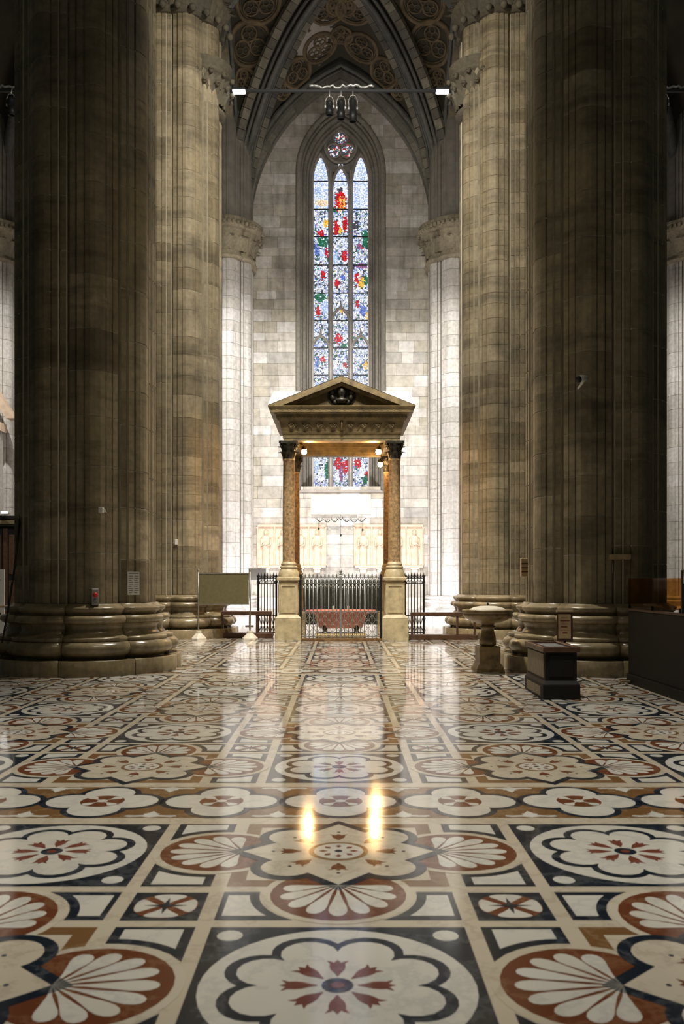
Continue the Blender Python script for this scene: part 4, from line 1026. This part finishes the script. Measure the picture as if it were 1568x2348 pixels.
# ================================================================== THINGS ON THE FLOOR
# notice board
t=thing('notice_board','olive green board on two posts with pale stone feet','notice board',(-2.94,22.2,0))
mb=MB(); mb.cbox(-.655,.60,-.02,.02,.90,1.68,.006); mb.build('panel',M['green'],t)
for (a,b_,c_,d_) in ((-.665,.61,1.665,1.695),(-.665,.61,.885,.905)):
    mb=MB(); mb.box(a,b_,-.028,.028,c_,d_); mb.build('frame_bar',M['steel'],t)
for x in (-.68,.635):
    mb=MB(); mb.tube([(x,0,.2),(x,0,1.72)],.02,10); mb.lathe([(.0,1.80),(.03,1.77),(.02,1.73),(.02,1.70)][::-1],8,(x,0)); mb.build('post',M['steel'],t)
    mb=MB(); mb.lathe([(.20,0),(.20,.035),(.085,.15),(.075,.155),(.075,.215),(.03,.22)],8,(x,0),smooth=False); mb.build('foot',M['paleston'],t)
t=thing('grey_sign','plain grey sign on a post behind the olive board','sign',(-2.72,28.6,0))
mb=MB(); mb.cbox(-.30,.27,-.02,.02,1.50,1.90,.005); mb.build('panel',M['grey'],t); mb=MB(); mb.tube([(-.27,.03,0),(-.27,.03,1.6)],.02,8); mb.build('post',M['steel'],t)
mb=MB(); mb.cbox(-.40,-.14,-.10,.16,0,.03,.005); mb.build('foot',M['steel'],t)
def kneeler(x0,x1,y,label):
    t=thing('altar_rail',label,'rail',((x0+x1)/2,y,0),group='low wooden rails beside the canopy'); h_=(x1-x0)/2
    mb=MB(); mb.cbox(-h_,h_,-.05,.05,.60,.70,.012); mb.build('top_rail',M['wood'],t)
    mb=MB(); mb.cbox(-h_-.02,h_+.02,-.06,.34,0,.13,.012); mb.build('kneeling_board',M['wood'],t)
    for x in (-h_+.04,h_*.42,h_-.04):
        mb=MB(); mb.cbox(x-.028,x+.028,-.03,.03,.12,.62,.006); mb.build('post',M['wood'],t)
kneeler(-3.12,-1.80,22.75,'low dark wooden rail left of the canopy'); kneeler(1.76,3.42,22.0,'low dark wooden rail right of the canopy')
# stoup
t=thing('holy_water_stoup','veined marble holy water stoup on a baluster foot','stoup',(2.43,14.42,0))
mb=MB(); mb.cbox(-.175,.175,-.175,.175,.13,.42,.012); mb.add([(-.235,-.235,0),(.235,-.235,0),(.235,.235,0),(-.235,.235,0),(-.225,-.225,.06),(.225,-.225,.06),(.225,.225,.06),(-.225,.225,.06),(-.175,-.175,.15),(.175,-.175,.15),(.175,.175,.15),(-.175,.175,.15)],[(0,1,5,4),(1,2,6,5),(2,3,7,6),(3,0,4,7),(4,5,9,8),(5,6,10,9),(6,7,11,10),(7,4,8,11)]); mb.build('foot_block',M['stoup'],t,rz=.06)
mb=MB(); mb.lathe([(.10,.42),(.135,.44),(.14,.50),(.13,.58),(.105,.66),(.10,.70),(.13,.72),(.13,.745),(.10,.76),(.11,.79)],24); mb.build('baluster',M['stoup'],t)
mb=MB(); mb.lathe([(.10,.785),(.20,.805),(.34,.86),(.405,.91),(.415,.94),(.40,.955),(.42,.97),(.42,1.01),(.405,1.02),(.34,1.015)],32); mb.build('bowl',M['stoup'],t)
mb=MB(); mb.lathe([(.30,1.012),(.29,1.03),(.22,1.06),(.12,1.078),(0.0,1.083)],28); ld=mb.build('lid',M['paleston'],t)
mb=MB(); mb.lathe([(.012,1.085),(.018,1.10),(.014,1.13),(0,1.14)],10); mb.build('knob',M['bronze'],ld)
# offering box
t=thing('offering_box','dark wooden chest with flared plinth and sunken glass top','box',(2.775,11.5,0))
mb=MB(); mb.cbox(-.235,.235,-.55,.55,0,.19,.008); mb.add([(-.235,-.55,.19),(.235,-.55,.19),(.235,.55,.19),(-.235,.55,.19),(-.20,-.515,.235),(.20,-.515,.235),(.20,.515,.235),(-.20,.515,.235)],[(0,1,5,4),(1,2,6,5),(2,3,7,6),(3,0,4,7)]); pl=mb.build('plinth',M['darkwood'],t)
mb=MB(); mb.cbox(-.20,.20,-.515,.515,.23,.60,.006); mb.build('body',M['darkwood'],t)
mb=MB(); mb.box(-.212,-.196,-.46,.46,.27,.57); mb.build('side_panel',M['boxwood'],t)
mb=MB(); mb.box(-.245,-.233,-.42,.36,.04,.155); dr=mb.build('drawer_front',M['boxwood'],pl)
mb=MB(); mb.box(-.15,.15,-.525,-.51,.29,.56); mb.build('front_panel',M['darkwood'],t)
mb=MB()
for (a,b_,c_,d_) in ((-.235,.235,-.55,-.49),(-.235,.235,.49,.55),(-.235,-.175,-.49,.49),(.175,.235,-.49,.49)): mb.cbox(a,b_,c_,d_,.595,.667,.008)
mb.build('rim',M['wood'],t)
mb=MB(); mb.box(-.176,.176,-.491,.491,.60,.635); mb.build('glass_top',M['ink'],t)
# plaque on stand
t=thing('small_plaque','small brown framed plaque with faded writing behind the wooden chest','plaque',(3.32,12.9,0)); t.rotation_euler=(-.06,0,-.12)
mb=MB(); mb.cbox(-.115,.115,-.012,.012,.60,1.03,.004); mb.build('frame',M['wood'],t); mb=MB(); mb.box(-.095,.085,-.016,-.010,.64,1.0); fc=mb.build('face',M['tan'],t)
for i,(a,b_) in enumerate(((.2,.75),(.1,.9),(.25,.8),(.15,.7),(.1,.85),(.3,.7))):
    mb=MB(); z0=.94-.045*i; mb.box(-.085+.17*a,-.085+.17*b_,-.0185,-.0155,z0,z0+.018); mb.build('writing_line',M['rose'] if i%2 else M['amberink'],fc)
mb=MB(); mb.cbox(-.125,.125,-.03,.02,1.03,1.065,.006); mb.build('cap',M['tan'],t)
mb=MB(); mb.tube([(0,.03,.03),(0,.03,.7)],.018,8); mb.cbox(-.12,.12,-.1,.14,0,.03,.006); mb.build('stand',M['blackiron'],t)
# partition
t=thing('counter_partition','large black-brown wooden partition at the right edge','partition',(4.22,10.0,0))
mb=MB(); mb.cbox(0,.06,-2.2,2.8,0,1.06,.008); mb.build('panel',M['darkwood'],t); mb=MB(); mb.cbox(-.015,.09,-2.2,2.8,1.06,1.09,.006); mb.build('cap_rail',M['wood'],t)
mb=MB(); mb.cbox(-.16,.0,2.62,2.70,0.02,.05,.006); mb.cbox(-.16,-.12,2.60,2.72,0,.025,.004); mb.build('foot_bar',M['boxwood'],t)
mb=MB(); mb.cbox(-.03,0,-2.2,2.8,0,.14,.006); mb.build('skirting',M['darkwood'],t)
t=thing('acrylic_screen','amber tinted acrylic screen standing on the dark partition','screen',(4.25,11.86,1.09))
mb=MB(); mb.box(-.006,.006,-.95,1.02,.035,.44); mb.build('pane',M['amber'],t)
for y in (-.95,.05,.98):
    mb=MB(); mb.cbox(-.02,.02,y-.015,y+.015,0,.06,.003); mb.build('clip',M['blackiron'],t)
t=thing('display_stand','black framed display at the far right edge on the partition','display',(4.25,10.55,1.09))
for y in (-.5,.28):
    mb=MB(); mb.cbox(-.02,.02,y-.02,y+.02,0,.54,.004); mb.build('post',M['blackiron'],t)
mb=MB(); mb.cbox(-.02,.02,-.5,.28,.52,.54,.004); mb.build('top_bar',M['blackiron'],t); mb=MB(); mb.box(-.008,.008,-.48,.26,.04,.36); mb.build('poster',M['darkwood'],t); mb=MB(); mb.box(-.008,.008,-.48,.26,.37,.52); mb.build('header',M['grey'],t)
# ---------------------------------------------------------------- fixtures on the pillars
def onp(px,py,Y): return P(px,py,Y)
c0=P(1331,870,13.6)
t=thing('security_camera','small white security camera on the right dark pillar','camera',c0)
mb=MB(); mb.tube([(.10,.05,.03),(.03,.0,.01),(-.04,-.05,-.012)],[.045,.06,.06],12); mb.build('body',M['paper'],t)
mb=MB(); mb.tube([(-.04,-.05,-.012),(-.07,-.07,-.022)],[.056,.05],12); mb.build('lens',M['lead'],t); mb=MB(); mb.tube([(.05,.03,-.03),(.06,.36,-.06)],.018,8); mb.build('bracket',M['paper'],t)
c0=P(218,1388,13.86); t=thing('alarm_box','grey emergency box with red button on the left dark pillar','alarm',c0); t.rotation_euler=(0,0,.35)
mb=MB(); mb.cbox(-.055,.055,-.05,.06,0,.265,.008); mb.build('case',M['grey'],t); mb=MB(); mb.lathe([(.04,0),(.04,.02),(.03,.03),(0,.032)],14); b_=mb.build('button',M['signal'],t,(0,-.05,.165)); b_.rotation_euler=(PI/2,0,0)
mb=MB(); mb.lathe([(.032,0),(.032,.012),(.02,.013),(0,.013)],14); b_=mb.build('speaker_grille',M['ink'],t,(0,-.05,.07)); b_.rotation_euler=(PI/2,0,0)
c0=P(306,1364,13.98); t=thing('paper_notice','white printed notice sheet on the left dark pillar','notice',c0); t.rotation_euler=(0,0,.62)
mb=MB(); mb.box(-.10,.10,-.006,.006,0,.37); sh=mb.build('sheet',M['paper'],t)
for i in range(9):
    for a,b_ in ((-.085,-.01),(.01,.085)):
        mb=MB(); z0=.03+.033*i; mb.box(a,b_-.02*(i%3==0),-.008,-.0055,z0,z0+.012); mb.build('print_line',M['ink'],sh)
mb=MB(); mb.box(-.085,.085,-.008,-.0055,.335,.355); mb.build('heading',M['ink'],sh)
c0=P(231,1170,13.82); t=thing('wall_sensor','small white sensor with lead on the left dark pillar','sensor',c0)
mb=MB(); mb.cbox(-.035,.035,-.03,.08,-.04,.05,.008); mb.build('case',M['paper'],t); mb=MB(); mb.tube([(.03,0,.02),(.07,0,.0),(.08,.03,-.04)],.008,6); mb.build('lead',M['paper'],t)
for (px,py,l) in ((367,1240,'tiny white tag on the shaded edge of the left inner pillar'),(404,1243,'tiny white tag nearer the middle of the left inner pillar')):
    c0=P(px,py,22.75 if px<390 else 22.5); mb=MB(); mb.cbox(-.035,.035,-.03,.12,-.07,.07,.008); o_=mb.build('pillar_tag',M['paper'],loc=c0); o_['label']=l; o_['category']='tag'; o_['group']='white tags on the inner pillar'
c0=P(1419,1283,13.95); t=thing('stone_ledge','small pale ledge bracketed on the right dark pillar','ledge',c0)
mb=MB(); mb.cbox(-.165,.165,-.10,.20,0,.085,.008); mb.build('shelf',M['tan'],t); mb=MB(); mb.tube([(-.1,0,0),(-.1,0,-.22)],.007,5); mb.build('hanger',M['steel'],t)
c0=P(1201,1322,14.85); t=thing('ticket_box','light wooden slotted box on the edge of the right dark pillar','box',c0)
mb=MB(); mb.cbox(-.055,.055,-.06,.06,0,.31,.006); bd=mb.build('case',M['tan'],t)
for z_ in (.07,.14,.21): 
    mb=MB(); mb.box(-.057,.057,-.064,-.058,z_,z_+.018); mb.build('slot',M['wood'],bd)
# left edge -------------------------------------------------------
mb=MB(); mb.tube([P(47,1000,14.7),P(46,1120,14.6),P(46,1190,14.4),P(34,1300,14.1),P(20,1390,13.8),P(5,1472,13.2)],[.008,.010,.018,.017,.016,.014],8); o_=mb.build('hanging_cable',M['blackiron']); o_['label']='thick black cable hanging down beside the left dark pillar'; o_['category']='cable'
t=thing('confessional','dark wooden confessional at the left picture edge','confessional',(-11.35,28.4,0)); t.rotation_euler=(0,0,.35)
mb=MB(); mb.cbox(-1.4,1.4,0,.9,0,3.25,.02); mb.build('body',M['darkwood'],t); mb=MB(); mb.cbox(-1.5,1.5,-.12,.95,3.25,3.33,.02); mb.cbox(-1.55,1.55,-.16,.95,3.48,3.62,.02); mb.build('cornice',M['darkwood'],t)
mb=MB(); mb.cbox(-1.52,1.52,-.14,.95,3.33,3.48,.02); mb.build('frieze_board',M['boxwood'],t)
for x in (-1.1,-.35,.4,1.1):
    mb=MB(); mb.cbox(x-.07,x+.07,-.05,.02,.1,3.2,.01); mb.build('pilaster',M['wood'],t)
for x in (-.72,.03,.75):
    mb=MB(); mb.cbox(x-.24,x+.24,-.03,.01,.3,1.5,.01); mb.cbox(x-.24,x+.24,-.03,.01,1.7,3.0,.01); mb.build('door_panel',M['wood'],t)
t=thing('white_lamp','small white lamp on top of the confessional','lamp',P(11,1179,28.2))
mb=MB(); mb.cbox(-.12,.14,-.08,.1,0,.10,.02); mb.build('housing',M['paper'],t); mb=MB(); mb.cbox(-.10,.12,-.085,-.07,.02,.08,.004); mb.build('lens',M['lamp_white'],t)
t=thing('poster_stand','white poster panel at the left picture edge','poster',P(-8,1470,20.5)); 
mb=MB(); mb.cbox(-.25,.19,-.02,.02,.1,1.68,.005); pn=mb.build('panel',M['paper'],t); mb=MB(); mb.tube([(.10,-.024,1.52),(.06,-.024,1.48),(.10,-.024,1.43)],.012,5); mb.build('printed_mark',M['ink'],pn); mb=MB(); mb.cbox(-.3,.24,-.15,.15,0,.1,.01); mb.build('foot',M['steel'],t)
t=thing('folding_barrier','low wooden folding barrier with crossed struts at the left edge','barrier',P(0,1486,19.4)); 
mb=MB(); mb.cbox(-.6,.42,-.03,.03,.90,.95,.008); mb.build('top_rail',M['tan'],t)
for x in (-.5,-.02,.34):
    mb=MB(); mb.tube([(x,0,0),(x,0,.92)],.012,6); mb.build('upright',M['blackiron'],t)
for a,b_ in ((-.5,-.02),(-.02,.34)):
    mb=MB(); mb.tube([(a,0,.1),(b_,0,.8)],.012,6); mb.tube([(a,.02,.8),(b_,.02,.1)],.012,6); mb.build('cross_strut',M['blackiron'],t)
t=thing('tomb_gable','pale stone gable of a wall monument at the left edge','monument',(-13.9,30.6,0))
mb=MB(); mb.cbox(-2.0,1.5,-.2,.9,0,6.6,.03); mb.build('body',M['paleston'],t) if False else None
for s in (-1,1):
    mb=MB(); mb.prism_xz([(s*2.55,7.15),(s*2.25,7.15),(0,10.6),(0,11.2)] if s<0 else [(0,11.2),(0,10.6),(2.25,7.15),(2.55,7.15)],-.25,.2); mb.build('raking_moulding',M['relief'],t)
    mb=MB(); mb.prism_xz([(s*2.1,7.0),(s*2.1,6.7),(0,7.5),(0,7.8)] if s<0 else [(0,7.8),(0,7.5),(2.1,6.7),(2.1,7.0)],-.25,.2); mb.build('arch_moulding',M['relief'],t)
    mb=MB(); mb.cbox(s*1.8-.2,s*1.8+.2,-.2,.15,0,6.9,.03); mb.build('pier',M['pier'],t)
